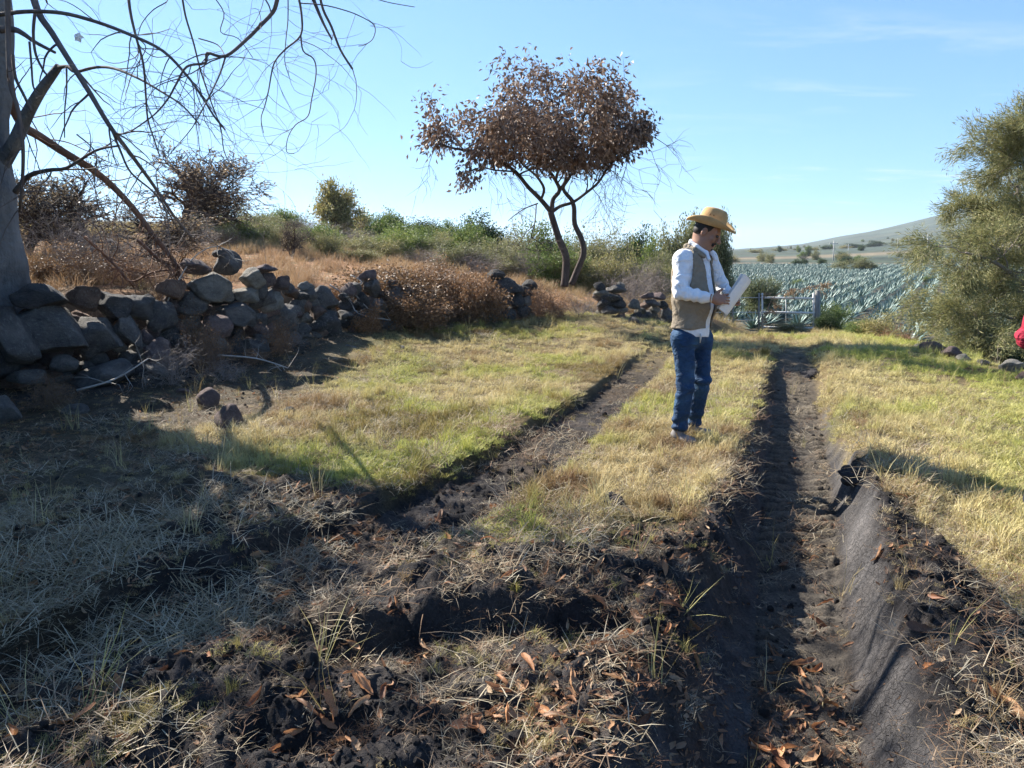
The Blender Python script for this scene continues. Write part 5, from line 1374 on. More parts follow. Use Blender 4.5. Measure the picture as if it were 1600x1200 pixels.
# torn branches and twigs lying on and before the wall
for (pts, wd_, lab) in [([(120, 610, 7.6), (180, 592, 7.7), (232, 560, 7.9)], 4, "thin bare stick leaning on the flat-faced stone at the wall foot"), ([(340, 555, 9.0), (400, 560, 9.2), (450, 575, 9.3)], 4, "pale thin branch lying along the wall foot near the grass"),
                        ([(515, 445, 12.0), (545, 465, 12.0), (560, 490, 11.9), (610, 500, 12.0)], 4, "pale crooked dead branch draped on the wall right of the dark boulder"), ([(548, 430, 12.3), (565, 440, 12.2), (552, 455, 12.1), (575, 482, 12.0)], 4, "second pale crooked branch above the dark boulder"),
                        ([(262, 470, 9.3), (300, 405, 9.6), (340, 385, 9.8), (372, 410, 9.8)], 3, "thin arched twig over the big pale stone")]:
    e_ = empty("dead_branch", W(*pts[1]), lab, "branch", "dead branches on and by the wall")
    tt_ = Tree(rnd.randrange(9999)); A1, B1 = tt_.limb([W(*p) for p in pts], wd_ * kl, wd_ * kl * .5, 5)
    for k in range(7):
        i = tt_.g.randrange(2, len(A1)); tt_.grow(A1[i], Vector((tt_.g.gauss(0, 1), tt_.g.gauss(-.2, .5), tt_.g.gauss(.1, .7))), .22, .005, 1, PW)
    tt_.a.build("stick", m_twig_pale, e_, True)
# leafy trees farther left, outside the picture, that shade its lower left corner
for x_, y_, h_, w_, lab in [(-7.1, 8.1, 5.6, 3.0, "broad leafy tree beyond the left edge, shading the lower left ground"), (-6.6, 6.8, 5.5, 3.2, "middle one of the leafy trees beyond the left edge"), (-6.3, 5.6, 5.2, 3.2, "smaller leafy tree beyond the left edge nearest the viewer")]:
    e_ = empty("tree", (x_, y_, hz(x_, y_)), lab, "tree", "trees beyond the left edge", x_ * 3)
    for nm, me in K['shade'][0]:
        h0, w0 = kind_h('shade', 0); o = link({'branches': 'trunk', 'foliage': 'crown'}[nm], me, e_); o.scale = (w_ / w0, w_ / w0, h_ / h0)

# ================================================================== GATE, FENCE, POLES
gmM = Mat("pale_metal", rough=.5, spec=.5); 
gmM.color(gmM.ramp(gmM.noise(20, 4), [(.4, (.55, .55, .54)), (.7, (.70, .69, .66)), (.9, (.35, .24, .16))]))
gw = Mat("weathered_post", rough=.9); gw.color(gw.ramp(gw.noise(8, 5, stretch=(1, 1, .2)), [(.3, (.16, .155, .15)), (.7, (.34, .33, .31))])); gw.bump(gw.noise(20, 4, stretch=(1, 1, .2)), .02)
Yg = 23.0
def gz_(px): p = W(px, 515, Yg); return hz(p.x, p.y)
gate = empty("metal_gate", (W(1232, 515, Yg).x, Yg, gz_(1232)), "closed low metal field gate with three pale rails at the end of the track", "gate")
for py in (465, 487.5, 511):
    ac_ = Acc(); tube(ac_, [W(1192, py + .0, Yg), W(1272, py + 1.5, Yg)], .032, 8); ac_.build("rail", gmM.m, gate, True)
for px, y0, y1, r_ in ((1191, 458, 514, .03), (1271, 458, 516, .03), (1228, 466, 512, .014)):
    ac_ = Acc(); tube(ac_, [W(px, y1, Yg), W(px, y0, Yg)], r_, 8); ac_.build("upright", gmM.m, gate, True)
post = empty("gate_post", W(1276, 518, Yg), "rough grey wooden post at the right end of the metal gate", "post")
ac_ = Acc(); p0, p1 = W(1274, 521, Yg + .05), W(1277, 454, Yg + .05); p0.z -= .1
tube(ac_, [p0, p0.lerp(p1, .5) + Vector((.02, 0, 0)), p1], [.11, .10, .085], 9); ac_.build("post", gw.m, post, True)
ac_ = Acc(); tube(ac_, [W(1271, 488, Yg + .02), W(1279, 488, Yg + .02)], .028, 6); ac_.build("hinge", gmM.m, post, True)
fence = empty("wire_fence", W(1165, 510, Yg), "thin wire fence with slim posts running left from the metal gate behind the papers", "fence")
for px in (1186, 1145, 1100, 1060):
    ac_ = Acc(); p = W(px, 512, Yg); tube(ac_, [Vector((p.x, Yg, p.z - .15)), W(px, 458, Yg)], .03, 6); ac_.build("fence_post", gw.m, fence, True)
for py in (465, 488, 500):
    ac_ = Acc(); tube(ac_, [W(1060, py, Yg), W(1145, py, Yg), W(1190, py, Yg)], .009, 4); ac_.build("wire", gmM.m, fence, True)
vine = empty("dry_vine", W(1240, 460, Yg), "orange dried vine hanging over the top rail of the metal gate", "vine")
tv = Tree(3); A1, B1 = tv.limb([W(1195, 500, Yg - .05), W(1205, 470, Yg - .05), W(1225, 455, Yg - .05), W(1250, 452, Yg - .05), W(1282, 447, Yg)], .012, .01, 4)
for k in range(16):
    i = tv.g.randrange(2, len(A1)); tv.grow(A1[i], Vector((tv.g.gauss(0, 1), tv.g.gauss(0, .4), tv.g.gauss(-.3, .6))), .25, .005, 1, dict(PW, levels=2))
tv.a.build("stem", m_twig_red, vine); tv.leaves(900, .07, .03, .03, .5).build("foliage", lf_tan, vine)
pm = Mat("pole", rough=.7); pm.color((.42, .41, .39))
for px, pb, pt, Y, lab in [(1302, 414, 376, 175, "slim power pole farthest left on the slope beyond the agave field"), (1325, 404, 381, 290, "shorter power pole second from the left beyond the agave field"), (1402, 396, 372, 260, "power pole third from the left, beside the dirt track"), (1449, 407, 366, 185, "tallest power pole, nearest the feathery tree")]:
    b_ = W(px, pb, Y); t_ = W(px + 1, pt, Y); b_.z = min(b_.z, hz(b_.x, b_.y)) - .3
    e_ = empty("power_pole", b_, lab, "power pole", "power poles beyond the agave field")
    ac_ = Acc(); tube(ac_, [b_, t_], [.14, .10], 8); ac_.build("mast", pm.m, e_, True)
    ac_ = Acc(); box(ac_, t_ - Vector((0, 0, .7)), (2.0, .14, .16)); ac_.build("crossarm", pm.m, e_)
    for dx in (-.85, 0, .85):
        ac_ = Acc(); tube(ac_, [t_ + Vector((dx, 0, -.62)), t_ + Vector((dx, 0, -.3))], .07, 5); ac_.build("insulator", pm.m, e_)

# ================================================================== PEOPLE
class SDF:
    def __init__(s, lo, hi, h):
        s.h = h; s.lo = np.array(lo, float); n = np.ceil((np.array(hi) - s.lo) / h).astype(int) + 1
        s.ax = [s.lo[i] + h * np.arange(n[i]) for i in range(3)]; s.D = np.full(n, 1.0, np.float32)
    def _sl(s, lo, hi):
        out = []
        for i in range(3):
            a = int(max(0, math.floor((lo[i] - s.lo[i]) / s.h))); b = int(min(len(s.ax[i]), math.ceil((hi[i] - s.lo[i]) / s.h) + 1))
            if b - a < 2: return None
            out.append(slice(a, b))
        return tuple(out)
    def _grid(s, sl): return np.stack(np.meshgrid(*[s.ax[i][sl[i]] for i in range(3)], indexing='ij'), -1).astype(np.float32)
    def _put(s, sl, d, k, sub=False):
        a = s.D[sl]
        if sub: d = -d; s.D[sl] = np.maximum(a, d) if k <= 0 else -s._smin(-a, -d, k)
        else: s.D[sl] = np.minimum(a, d) if k <= 0 else s._smin(a, d, k)
    @staticmethod
    def _smin(a, b, k):
        h = np.clip(.5 + .5 * (b - a) / k, 0, 1); return b * (1 - h) + a * h - k * h * (1 - h)
    def cap(s, a, b, ra, rb, k=.02, sub=False, pad=.06):
        a = np.array(tuple(a)); b = np.array(tuple(b)); m = max(ra, rb) + pad
        sl = s._sl(np.minimum(a, b) - m, np.maximum(a, b) + m)
        if sl is None: return s
        P = s._grid(sl); ba = b - a; t = np.clip(((P - a) @ ba) / (ba @ ba + 1e-9), 0, 1)
        s._put(sl, np.linalg.norm(P - a - t[..., None] * ba, axis=-1) - (ra + t * (rb - ra)), k, sub); return s
    def ell(s, c, r, M=None, k=.02, sub=False, pad=.06):
        c = np.array(tuple(c)); r = np.array(r, float); m = r.max() + pad
        sl = s._sl(c - m, c + m)
        if sl is None: return s
        q_ = s._grid(sl) - c
        if M is not None: q_ = q_ @ np.array(M)          # columns of M are the local axes
        k0 = np.linalg.norm(q_ / r, axis=-1); k1 = np.linalg.norm(q_ / r ** 2, axis=-1) + 1e-9
        s._put(sl, k0 * (k0 - 1) / k1, k, sub); return s
    def full(s): return s._grid((slice(None),) * 3)
    def mesh(s, name, mats, origin, smooth=True, disp=None):
        D = s.D; nx, ny, nz = D.shape; ins = D < 0
        c8 = [ins[i:nx - 1 + i, j:ny - 1 + j, k:nz - 1 + k] for i in (0, 1) for j in (0, 1) for k in (0, 1)]
        cnt = sum(c.astype(np.int8) for c in c8); act = (cnt > 0) & (cnt < 8)
        idx = -np.ones(act.shape, np.int32); I = np.argwhere(act); idx[tuple(I.T)] = np.arange(len(I))
        acc = np.zeros((len(I), 3)); w = np.zeros(len(I))
        for ax in range(3):
            o = [a for a in range(3) if a != ax]
            for p in (0, 1):
                for q_ in (0, 1):
                    A = I.copy(); A[:, o[0]] += p; A[:, o[1]] += q_; B = A.copy(); B[:, ax] += 1
                    da = D[tuple(A.T)]; db = D[tuple(B.T)]; m = (da < 0) != (db < 0)
                    t = np.where(m, da / (da - db + 1e-12), 0); pt = A.astype(float); pt[:, ax] += t
                    acc += pt * m[:, None]; w += m
        V = s.lo + s.h * acc / np.maximum(w, 1)[:, None]
        F = []
        for ax in range(3):
            o = [a for a in range(3) if a != ax]
            sl0 = [slice(None)] * 3; sl1 = [slice(None)] * 3; sl0[ax] = slice(0, -1); sl1[ax] = slice(1, None)
            ch = ins[tuple(sl0)] != ins[tuple(sl1)]
            E = np.argwhere(ch); ok = (E[:, o[0]] > 0) & (E[:, o[1]] > 0) & (E[:, o[0]] < D.shape[o[0]] - 1) & (E[:, o[1]] < D.shape[o[1]] - 1)
            E = E[ok]; inside = ins[tuple(E.T)]
            def cell(d0, d1):
                A = E.copy(); A[:, o[0]] += d0; A[:, o[1]] += d1; return idx[tuple(A.T)]
            q4 = np.stack([cell(-1, -1), cell(0, -1), cell(0, 0), cell(-1, 0)], 1)
            flip = inside if ax != 1 else ~inside
            q4[~flip] = q4[~flip][:, ::-1]
            F.append(q4[(q4 >= 0).all(1)])
        F = np.concatenate(F)
        for _ in range(2):   # light relaxing
            nb = np.zeros_like(V); c_ = np.zeros(len(V))
            for k in range(4):
                np.add.at(nb, F[:, k], V[F[:, (k + 1) % 4]]); np.add.at(c_, F[:, k], 1)
                np.add.at(nb, F[:, k], V[F[:, (k + 3) % 4]]); np.add.at(c_, F[:, k], 1)
            V = V * .55 + .45 * nb / np.maximum(c_, 1)[:, None]
        if disp is not None:
            N = np.zeros_like(V); fn = np.cross(V[F[:, 2]] - V[F[:, 0]], V[F[:, 3]] - V[F[:, 1]])
            for k in range(4): np.add.at(N, F[:, k], fn)
            N /= np.linalg.norm(N, axis=1)[:, None] + 1e-9
            V = V + N * disp(V)[:, None]
        return make_mesh(name, V - np.array(tuple(origin)), [F], smooth, mats)
def seg_dist(P, a, b):
    a = np.array(tuple(a)); b = np.array(tuple(b)); ba = b - a
    t = np.clip(((P - a) @ ba) / (ba @ ba), 0, 1); return np.linalg.norm(P - a - t[..., None] * ba, axis=-1), t
def folds(V, c, rad, axis, freq, amp, seed):
    """cloth folds bunched round a joint"""
    d = np.linalg.norm(V - np.array(tuple(c)), axis=1); w = np.exp(-(d / rad) ** 2)
    ax = np.array(tuple(Vector(axis).normalized())); t = V @ ax
    o = vn3(V[:, 0] * 9, V[:, 1] * 9, V[:, 2] * 9, seed)
    return w * amp * np.sin(t * freq + o * 5)
def pmat(name, c, rough=.8, spec=.25, weave=None, var=.12, crease=None):
    m = Mat(name, rough=rough, spec=spec)
    n_ = m.noise(26, 5); k = m.ramp(n_, [(.3, tuple([1 - var] * 3)), (.7, tuple([1 + var] * 3))])
    m.color(m.mix(1.0, c, k, 'MULTIPLY'))
    if crease:
        h = m.math('ADD', m.math('MULTIPLY', m.noise(weave, 3), .06), m.noise(crease[0], 2, .5, dist=1.6)); m.bump(h, crease[1])
    elif weave: m.bump(m.noise(weave, 3), .002)
    return m.m
m_skin = pmat("skin", (.30, .155, .10), .5, .4, var=.08); m_hair = pmat("dark_hair", (.018, .014, .012), .6, .3)
m_shirt = pmat("white_shirt", (.80, .81, .84), .8, .2, 300, .03, (11, .030)); m_vest = pmat("khaki_vest", (.235, .195, .145), .85, .2, 300, .12, (9, .022))
jm = Mat("blue_jeans", rough=.85); jn = jm.noise(6, 5); jf = jm.noise(220, 2)
jm.color(jm.mix(1.0, jm.ramp(jn, [(.3, (.007, .026, .066)), (.5, (.014, .046, .108)), (.68, (.035, .09, .165)), (.8, (.08, .14, .22))]), jm.ramp(jf, [(.3, (.8, .8, .8)), (.7, (1.2, 1.2, 1.2))]), 'MULTIPLY')); jm.bump(jm.math('ADD', jm.math('MULTIPLY', jf, .06), jm.noise(10, 2, .5, dist=1.4, stretch=(1, 1, 1.6))), .028)
m_hat = pmat("tan_felt", (.46, .30, .14), .9, .15, 120, .10); m_hatband = pmat("brown_band", (.20, .12, .06), .8)
m_paper = pmat("paper", (.80, .80, .80), .7, .2, None, .02); m_shoe = pmat("grey_shoe", (.20, .19, .19), .6)
m_dark = pmat("dark_cloth", (.02, .022, .035), .85); m_red = pmat("red_shirt", (.30, .018, .04), .8, .2, 200, .15, (12, .03)); m_bead = pmat("bracelet", (.65, .60, .50), .5)
m_eye = pmat("eye", (.05, .04, .035), .25, .6); m_blue = pmat("blue_shoe", (.05, .08, .20), .7); m_metal = pmat("buckle", (.45, .43, .40), .35, .6)

def frame(f_az, pitch=0.0):
    """columns: own left, forward, up"""
    f = Vector((math.sin(f_az) * math.cos(pitch), -math.cos(f_az) * math.cos(pitch), -math.sin(pitch)))
    l = Vector((0, 0, 1)).cross(f).normalized(); u = f.cross(l)
    if u.z < 0: u = -u
    return np.array([[l.x, f.x, u.x], [l.y, f.y, u.y], [l.z, f.z, u.z]])
def head_sdf(S, hc, H, neck):
    hc = np.array(tuple(hc)); at = lambda s_, f, u: hc + H @ np.array([s_, f, u])
    S.ell(at(0, -.012, .030), (.078, .098, .088), H, .01); S.ell(at(0, .025, -.045), (.060, .072, .070), H, .035)
    S.ell(at(0, .070, -.098), (.028, .024, .022), H, .03); S.cap(at(-.048, .02, -.075), at(0, .07, -.10), .022, .02, .03); S.cap(at(.048, .02, -.075), at(0, .07, -.10), .022, .02, .03)
    S.ell(at(0, .078, .028), (.052, .018, .014), H, .02)
    for s_ in (-1, 1):
        S.ell(at(s_ * .043, .072, -.025), (.024, .020, .022), H, .02); S.ell(at(s_ * .030, .100, .008), (.017, .013, .011), H, .012, sub=True)
        S.ell(at(s_ * .080, -.008, -.005), (.011, .021, .034), H, .008); S.ell(at(s_ * .088, .000, -.002), (.006, .011, .018), H, .004, sub=True)
    S.cap(at(0, .094, .012), at(0, .122, -.030), .009, .0155, .012); S.ell(at(-.013, .108, -.034), (.010, .011, .009), H, .006); S.ell(at(.013, .108, -.034), (.010, .011, .009), H, .006)
    S.ell(at(0, .100, -.062), (.027, .012, .009), H, .008); S.ell(at(0, .098, -.076), (.022, .012, .008), H, .006); S.ell(at(0, .112, -.069), (.022, .006, .002), H, .002, sub=True)
    S.cap(neck, at(0, -.035, -.055), .066, .060, .04)
    return at
def hand(S, wrist, palm_c, pf, spread, fd, curl, sc=1.0, thumb=None):
    """palm and five bent fingers. pf: finger direction, spread: across the knuckles, fd: direction the fingers close to"""
    pf = Vector(pf).normalized(); sp = (Vector(spread) - pf * Vector(spread).dot(pf)).normalized(); fdv = pf.cross(sp); fdv = fdv if fdv.dot(Vector(fd)) > 0 else -fdv
    M = np.array([[sp.x, pf.x, fdv.x], [sp.y, pf.y, fdv.y], [sp.z, pf.z, fdv.z]]); pc = Vector(palm_c)
    S.ell(pc, (.042 * sc, .050 * sc, .017 * sc), M, .012); S.cap(wrist, pc - pf * .03 * sc, .027 * sc, .024 * sc, .02)
    for k, L in enumerate((.072, .082, .076, .060)):
        b = pc + sp * ((k - 1.5) * .0205 * sc) + pf * .040 * sc; d = (pf + sp * (k - 1.5) * .06).normalized(); r = .0092 * sc
        a = curl[0]; p = b
        for j, fr in enumerate((.45, .32, .25)):
            d2 = (d * math.cos(a) + fdv * math.sin(a)); q_ = p + d2 * L * fr * sc; S.cap(p, q_, r, r * .9, .004); p = q_; r *= .9; a += curl[min(j + 1, 2)]
    tb_ = pc - sp * .034 * sc - pf * .018 * sc; td = Vector(thumb) if thumb else (pf * .6 - sp * .8 + fdv * .45)
    td.normalize(); t1 = tb_ + td * .038 * sc; t2 = t1 + (td * .75 + pf * .5).normalized() * .030 * sc
    S.cap(tb_, t1, .014 * sc, .0115 * sc, .012); S.cap(t1, t2, .0115 * sc, .009 * sc, .006)

def build_person(o, J, B, Hd, clothes):
    """J joints in world space, B torso frame, Hd head frame"""
    org = Vector(o.location); v = lambda k: np.array(tuple(J[k]))
    tors = lambda s_, f, u, c='chest': v(c) + B @ np.array([s_, f, u])
    lo = np.min([tuple(J[k]) for k in J], 0) - .25; hi = np.max([tuple(J[k]) for k in J], 0) + .32
    # body: head, neck, trunk, arms and hands in one surface
    S = SDF((lo[0], lo[1], v('pelvis')[2] - .1), hi, .0055)
    at = head_sdf(S, J['head'], Hd, J['neck'])
    S.ell(J['chest'], (.15, .10, .20), B, .05); S.ell(J['pelvis'], (.14, .10, .13), B, .05)
    for sd in ('r', 'l'):
        S.cap(J['sh_' + sd], J['el_' + sd], .045, .038, .02); S.cap(J['el_' + sd], J['wr_' + sd], .038, .026, .012)
    for hnd in clothes['hands']: hand(S, *hnd)
    bd = link("body", S.mesh("body", [m_skin], org), o)
    # eyes
    ey = Acc()
    for s_ in (-1, 1):
        V, F = blob(2, 3, 0, 1); ey.add(V * .0115 + at(s_ * .030, .091, .006), None, F)
    ey.build("eyes", m_eye, o, True)
    h = SDF(at(0, 0, 0) - .16, at(0, 0, 0) + .16, .005)
    h.ell(at(0, -.022, .034), (.084, .098, .092), Hd, .01); h.ell(at(0, -.05, -.02), (.074, .062, .055), Hd, .02)
    g_ = h.full() - at(0, 0, 0); loc = g_ @ Hd
    h.D = np.maximum(h.D, (loc[..., 1] - .040 - .3 * np.clip(loc[..., 2] - .03, 0, 1)).astype(np.float32))
    link("hair", h.mesh("hair", [m_hair], org), o)
    if clothes.get('beard'):
        f_ = SDF(at(0, .1, -.08) - .09, at(0, .1, -.08) + .09, .004)
        f_.ell(at(0, .104, -.052), (.029, .009, .007), Hd, .006); f_.ell(at(-.030, .096, -.064), (.009, .012, .016), Hd, .008); f_.ell(at(.030, .096, -.064), (.009, .012, .016), Hd, .008)
        f_.ell(at(0, .090, -.102), (.024, .019, .015), Hd, .008)
        link("beard", f_.mesh("beard", [m_hair], org), o)
    # shirt
    c = clothes
    S = SDF((lo[0], lo[1], v('pelvis')[2] - .14), hi, .007)
    S.ell(tors(0, .0, .02), c['chest_r'], B, .05); S.ell(tors(0, .03, -.20), c['belly_r'], B, .10); S.ell(J['pelvis'], c['hip_r'], B, .08)
    S.ell(tors(0, -.02, .16), (.13, .085, .07), B, .07)
    for sd in ('r', 'l'):
        S.cap(tors(0, -.01, .15), J['sh_' + sd], .065, .068, .05); S.cap(J['sh_' + sd], J['el_' + sd], .070, .058, .02); S.cap(J['el_' + sd], J['cuff_' + sd], .057, .042, .012)
        S.cap(J['cuff_' + sd], Vector(J['cuff_' + sd]).lerp(Vector(J['wr_' + sd]), .25), .043, .043, .004)
    G = S.full()
    hem = v('pelvis')[2] + c['hem']
    S.D = np.maximum(S.D, (hem + .02 * np.sin(G[..., 0] * 14) - G[..., 2]).astype(np.float32))
    # neck opening
    loc = (G - v('neck')) @ B
    hole = np.linalg.norm(loc[..., [0, 1, 2]] * np.array([1, .9, .45]) - np.array([0, .025, .04]), axis=-1) - .070
    S.D = np.maximum(S.D, -hole.astype(np.float32))
    arm = np.array(tuple(Vector(J['el_r']) - Vector(J['sh_r']))); fa = np.array(tuple(Vector(J['wr_r']) - Vector(J['el_r'])))
    def dsp(V):
        d = folds(V, J['el_r'], .13, arm, 75, .006, 3) + folds(V, Vector(J['el_r']).lerp(Vector(J['cuff_r']), .6), .14, fa, 85, .006, 5) + folds(V, J['el_l'], .15, (0, 0, 1), 70, .005, 4)
        d += .006 * (vn3(V[:, 0] * 16, V[:, 1] * 16, V[:, 2] * 6, 8) - .5) * 2 + folds(V, Vector(J['sh_r']).lerp(Vector(J['el_r']), .4), .14, arm, 38, .006, 9)
        return d
    shirt = link("shirt", S.mesh("shirt", [c['shirt_m']], org, disp=dsp), o)
    # collar
    cl = SDF(v('neck') - .16, v('neck') + .16, .005)
    if c.get('collar'):
        for s_ in (-1, 1):
            n0 = v('neck')
            pts = [n0 + B @ np.array([0, -.075, .055]), n0 + B @ np.array([s_ * .060, -.045, .045]), n0 + B @ np.array([s_ * .078, .015, .015]), n0 + B @ np.array([s_ * .048, .085, -.035]), n0 + B @ np.array([s_ * .060, .115, -.085])]
            for a_, b_ in zip(pts[:-1], pts[1:]): cl.cap(a_, b_, .017, .016, .012)
        col_ = link("collar", cl.mesh("collar", [c['shirt_m']], org), shirt)
        pl_ = Acc()
        tube(pl_, [v('neck') + B @ np.array([.0, .118, -.10]), tors(0, c['chest_r'][1] + .010, .04), tors(0, c['belly_r'][1] + .042, -.16), tors(0, c['belly_r'][1] + .045, -.26)], .009, 6)
        pl_.build("placket", c['shirt_m'], shirt, True)
    # vest: a shell over the shirt with arm holes and an open front
    if c.get('vest'):
        S = SDF((lo[0], lo[1], v('pelvis')[2] - .14), hi, .006)
        cr, br, hr = [np.array(c[k]) + (.020, .020, .01) for k in ('chest_r', 'belly_r', 'hip_r')]
        S.ell(tors(0, .0, .02), cr, B, .05); S.ell(tors(0, .03, -.20), br, B, .10); S.ell(J['pelvis'], hr, B, .08)
        S.ell(tors(0, -.02, .16), (.135, .095, .075), B, .07)
        for sd in ('r', 'l'): S.cap(tors(0, -.01, .15), Vector(tors(0, -.01, .16)).lerp(Vector(J['sh_' + sd]), .8), .078, .076, .05)
        G = S.full(); loc = (G - v('chest')) @ B
        inner = S.D + .014
        D = np.maximum(S.D, -inner)
        half = np.interp(loc[..., 2], [-.40, -.25, 0, .15, .22], [.055, .050, .058, .070, .060])
        front = np.minimum(half - np.abs(loc[..., 0] - .012), loc[..., 1] - .0)
        D = np.maximum(D, front)
        for sd in ('r', 'l'):
            d1, _ = seg_dist(G, Vector(J['sh_' + sd]).lerp(Vector(J['el_' + sd]), -.12), J['el_' + sd]); D = np.maximum(D, .080 - d1)
            d2, _ = seg_dist(G, J['el_' + sd], J['wr_' + sd]); D = np.maximum(D, .050 - d2)
        D = np.maximum(D, (v('pelvis')[2] + c['vest_hem']) - G[..., 2])
        hole = np.linalg.norm(((G - v('neck')) @ B) * np.array([1, .85, .5]) - np.array([0, .03, .05]), axis=-1) - .088
        S.D = np.maximum(D, -hole).astype(np.float32)
        def dv(V): return .010 * (vn3(V[:, 0] * 10, V[:, 1] * 10, V[:, 2] * 7, 12) - .5) * 2 + folds(V, tors(-.16, .04, -.16), .12, (.3, .2, 1), 46, .010, 6)
        vst = link("vest", S.mesh("vest", [m_vest], org, disp=dv), o)
        # pocket patch, collar roll and placket edges
        for s_ in (-1, 1):
            ed = Acc(); q_ = [tors(s_ * .062 + .012, cr[1] * .93, .13), tors(s_ * .058 + .012, cr[1] + .004, .02), tors(s_ * .050 + .012, br[1] + .036, -.14), tors(s_ * .052 + .012, br[1] + .03, -.27)]
            tube(ed, q_, .008, 6); ed.build("edge", m_vest, vst, True)
        rc = SDF(v('neck') - .2, v('neck') + .2, .006); n0 = v('neck')
        for s_ in (-1, 1):
            pts = [n0 + B @ np.array([0, -.100, .020]), n0 + B @ np.array([s_ * .085, -.070, .015]), n0 + B @ np.array([s_ * .105, .010, -.01]), n0 + B @ np.array([s_ * .085, .085, -.06])]
            for a_, b_ in zip(pts[:-1], pts[1:]): rc.cap(a_, b_, .021, .019, .015)
        link("collar", rc.mesh("collar", [m_vest], org), vst)
    # trousers
    zl = min(J['an_r'][2], J['an_l'][2])
    S = SDF((lo[0], lo[1], zl - .1), (hi[0], hi[1], v('pelvis')[2] + .2), .007)
    S.ell(v('pelvis') + np.array([0, 0, .02]), np.array(c['hip_r']) - (.012, .012, .0), B, .06)
    for sd in ('r', 'l'):
        S.cap(J['hip_' + sd], J['kn_' + sd], c['th'], c['kn'], .03); S.cap(J['kn_' + sd], J['an_' + sd], c['kn'] + .002, c['an'], .02)
        S.cap(Vector(J['hip_' + sd]).lerp(Vector(J['pelvis']), .3), J['hip_' + sd], c['th'], c['th'], .05)
    G = S.full(); S.D = np.maximum(S.D, (G[..., 2] - (v('pelvis')[2] + .10)).astype(np.float32))
    for sd in ('r', 'l'):
        an = v('an_' + sd); m = np.linalg.norm(G[..., :2] - an[:2], axis=-1) < .11
        S.D = np.where(m, np.maximum(S.D, an[2] - .045 - G[..., 2]), S.D).astype(np.float32)
    def dj(V):
        d = 0
        for sd in ('r', 'l'):
            th = Vector(J['kn_' + sd]) - Vector(J['hip_' + sd])
            d = d + folds(V, J['kn_' + sd], .11, th, 62, .009, 21) + folds(V, J['an_' + sd], .13, th, 62, .010, 23) + folds(V, J['hip_' + sd], .12, (.35, 0, 1), 48, .006, 24)
        return d + .005 * (vn3(V[:, 0] * 12, V[:, 1] * 12, V[:, 2] * 9, 31) - .5) * 2
    tr_ = link("trousers", S.mesh("trousers", [c['trouser_m']], org, disp=dj), o)
    if c.get('seam'):
        for sd, off in (('r', -.088),):
            sm_ = Acc(); hp, kn, an = v('hip_' + sd), v('kn_' + sd), v('an_' + sd); l_ = B[:, 0]
            tube(sm_, [hp + l_ * (off + .002) + (0, 0, .03), (hp + kn) / 2 + l_ * (off + .012), kn + l_ * (-c['kn'] - .001), (kn + an) / 2 + l_ * (-c['kn'] + .002), an + l_ * (-c['an'] - .001)], .003, 4); sm_.build("seam", c['trouser_m'], tr_)
    # shoes
    for sd in ('r', 'l'):
        a_ = v('an_' + sd); gz = hz(a_[0], a_[1]) + c.get('lift', .02); f = np.array(tuple(J['toe_' + sd])) - a_; f[2] = 0; f /= np.linalg.norm(f)
        s_ = np.array([-f[1], f[0], 0]); M = np.stack([s_, f, (0, 0, 1)], 1)
        q_ = SDF(np.array([a_[0] - .3, a_[1] - .3, gz - .03]), np.array([a_[0] + .3, a_[1] + .3, a_[2] + .06]), .006)
        b_ = np.array([a_[0], a_[1], gz])
        q_.cap(b_ + (0, 0, .06) + f * -.02, (a_[0], a_[1], a_[2]), .045, .045, .02); q_.ell(b_ + f * .075 + (0, 0, .032), (.042, .105, .034), M, .03); q_.ell(b_ + f * -.03 + (0, 0, .04), (.038, .06, .045), M, .03)
        GG = q_.full(); q_.D = np.maximum(q_.D, (gz - GG[..., 2]).astype(np.float32))
        sh = link("shoe", q_.mesh("shoe", [c['shoe_m']], org), o)
    return at, tors

# ---- the man with the papers
PY0 = 5.95
g0 = W(1066, 693, PY0); gzm = hz(g0.x, g0.y)
man = empty("person", (g0.x, g0.y, gzm), "standing man in white shirt, khaki vest and blue jeans, reading papers between the ruts", "person")
Bm = frame(R(48)); Hm = frame(R(62), R(30))
J = dict(pelvis=W(1080, 520, PY0), chest=W(1082, 434, PY0 + .01), neck=W(1093, 388, PY0), head=W(1106, 362, PY0 - .01),
    sh_r=W(1066, 405, PY0 - .12), el_r=W(1062, 456, PY0 - .20), cuff_r=W(1103, 465, PY0 - .28), wr_r=W(1113, 466, PY0 - .30),
    sh_l=W(1107, 404, PY0 + .15), el_l=W(1129, 449, PY0 + .16), cuff_l=W(1138, 460, PY0 + .03), wr_l=W(1143, 466, PY0 - .03),
    hip_r=W(1068, 530, PY0 - .07), kn_r=W(1071, 603, PY0 - .10), an_r=W(1062, 673, PY0 - .04),
    hip_l=W(1094, 530, PY0 + .07), kn_l=W(1097, 594, PY0 + .02), an_l=W(1085, 655, PY0 + .16))
J['an_r'].z = gzm + .115; ql = J['an_l']; ql.z = hz(ql.x, ql.y) + .125
J['toe_r'] = J['an_r'] + Vector((.14, -.20, 0)); J['toe_l'] = J['an_l'] + Vector((.20, -.13, 0))
Fm = Vector(Bm[:, 1]); Lm_ = Vector(Bm[:, 0])
rw, lw = Vector(J['wr_r']), Vector(J['wr_l'])
rp = W(1123, 468, PY0 - .30); lp_ = W(1151, 470, PY0 - .02)
hands = [(rw, rp, (1, .1, .1), (.0, -.3, -1), (0, 1, 0), (.35, .5, .5), 1.05, Vector((.7, .1, .8))),
         (lw, lp_, (.1, -.95, .2), (.2, .1, -1), (-1, .1, 0), (.5, .7, .5), 1.05, Vector((-.3, -.6, .8)))]
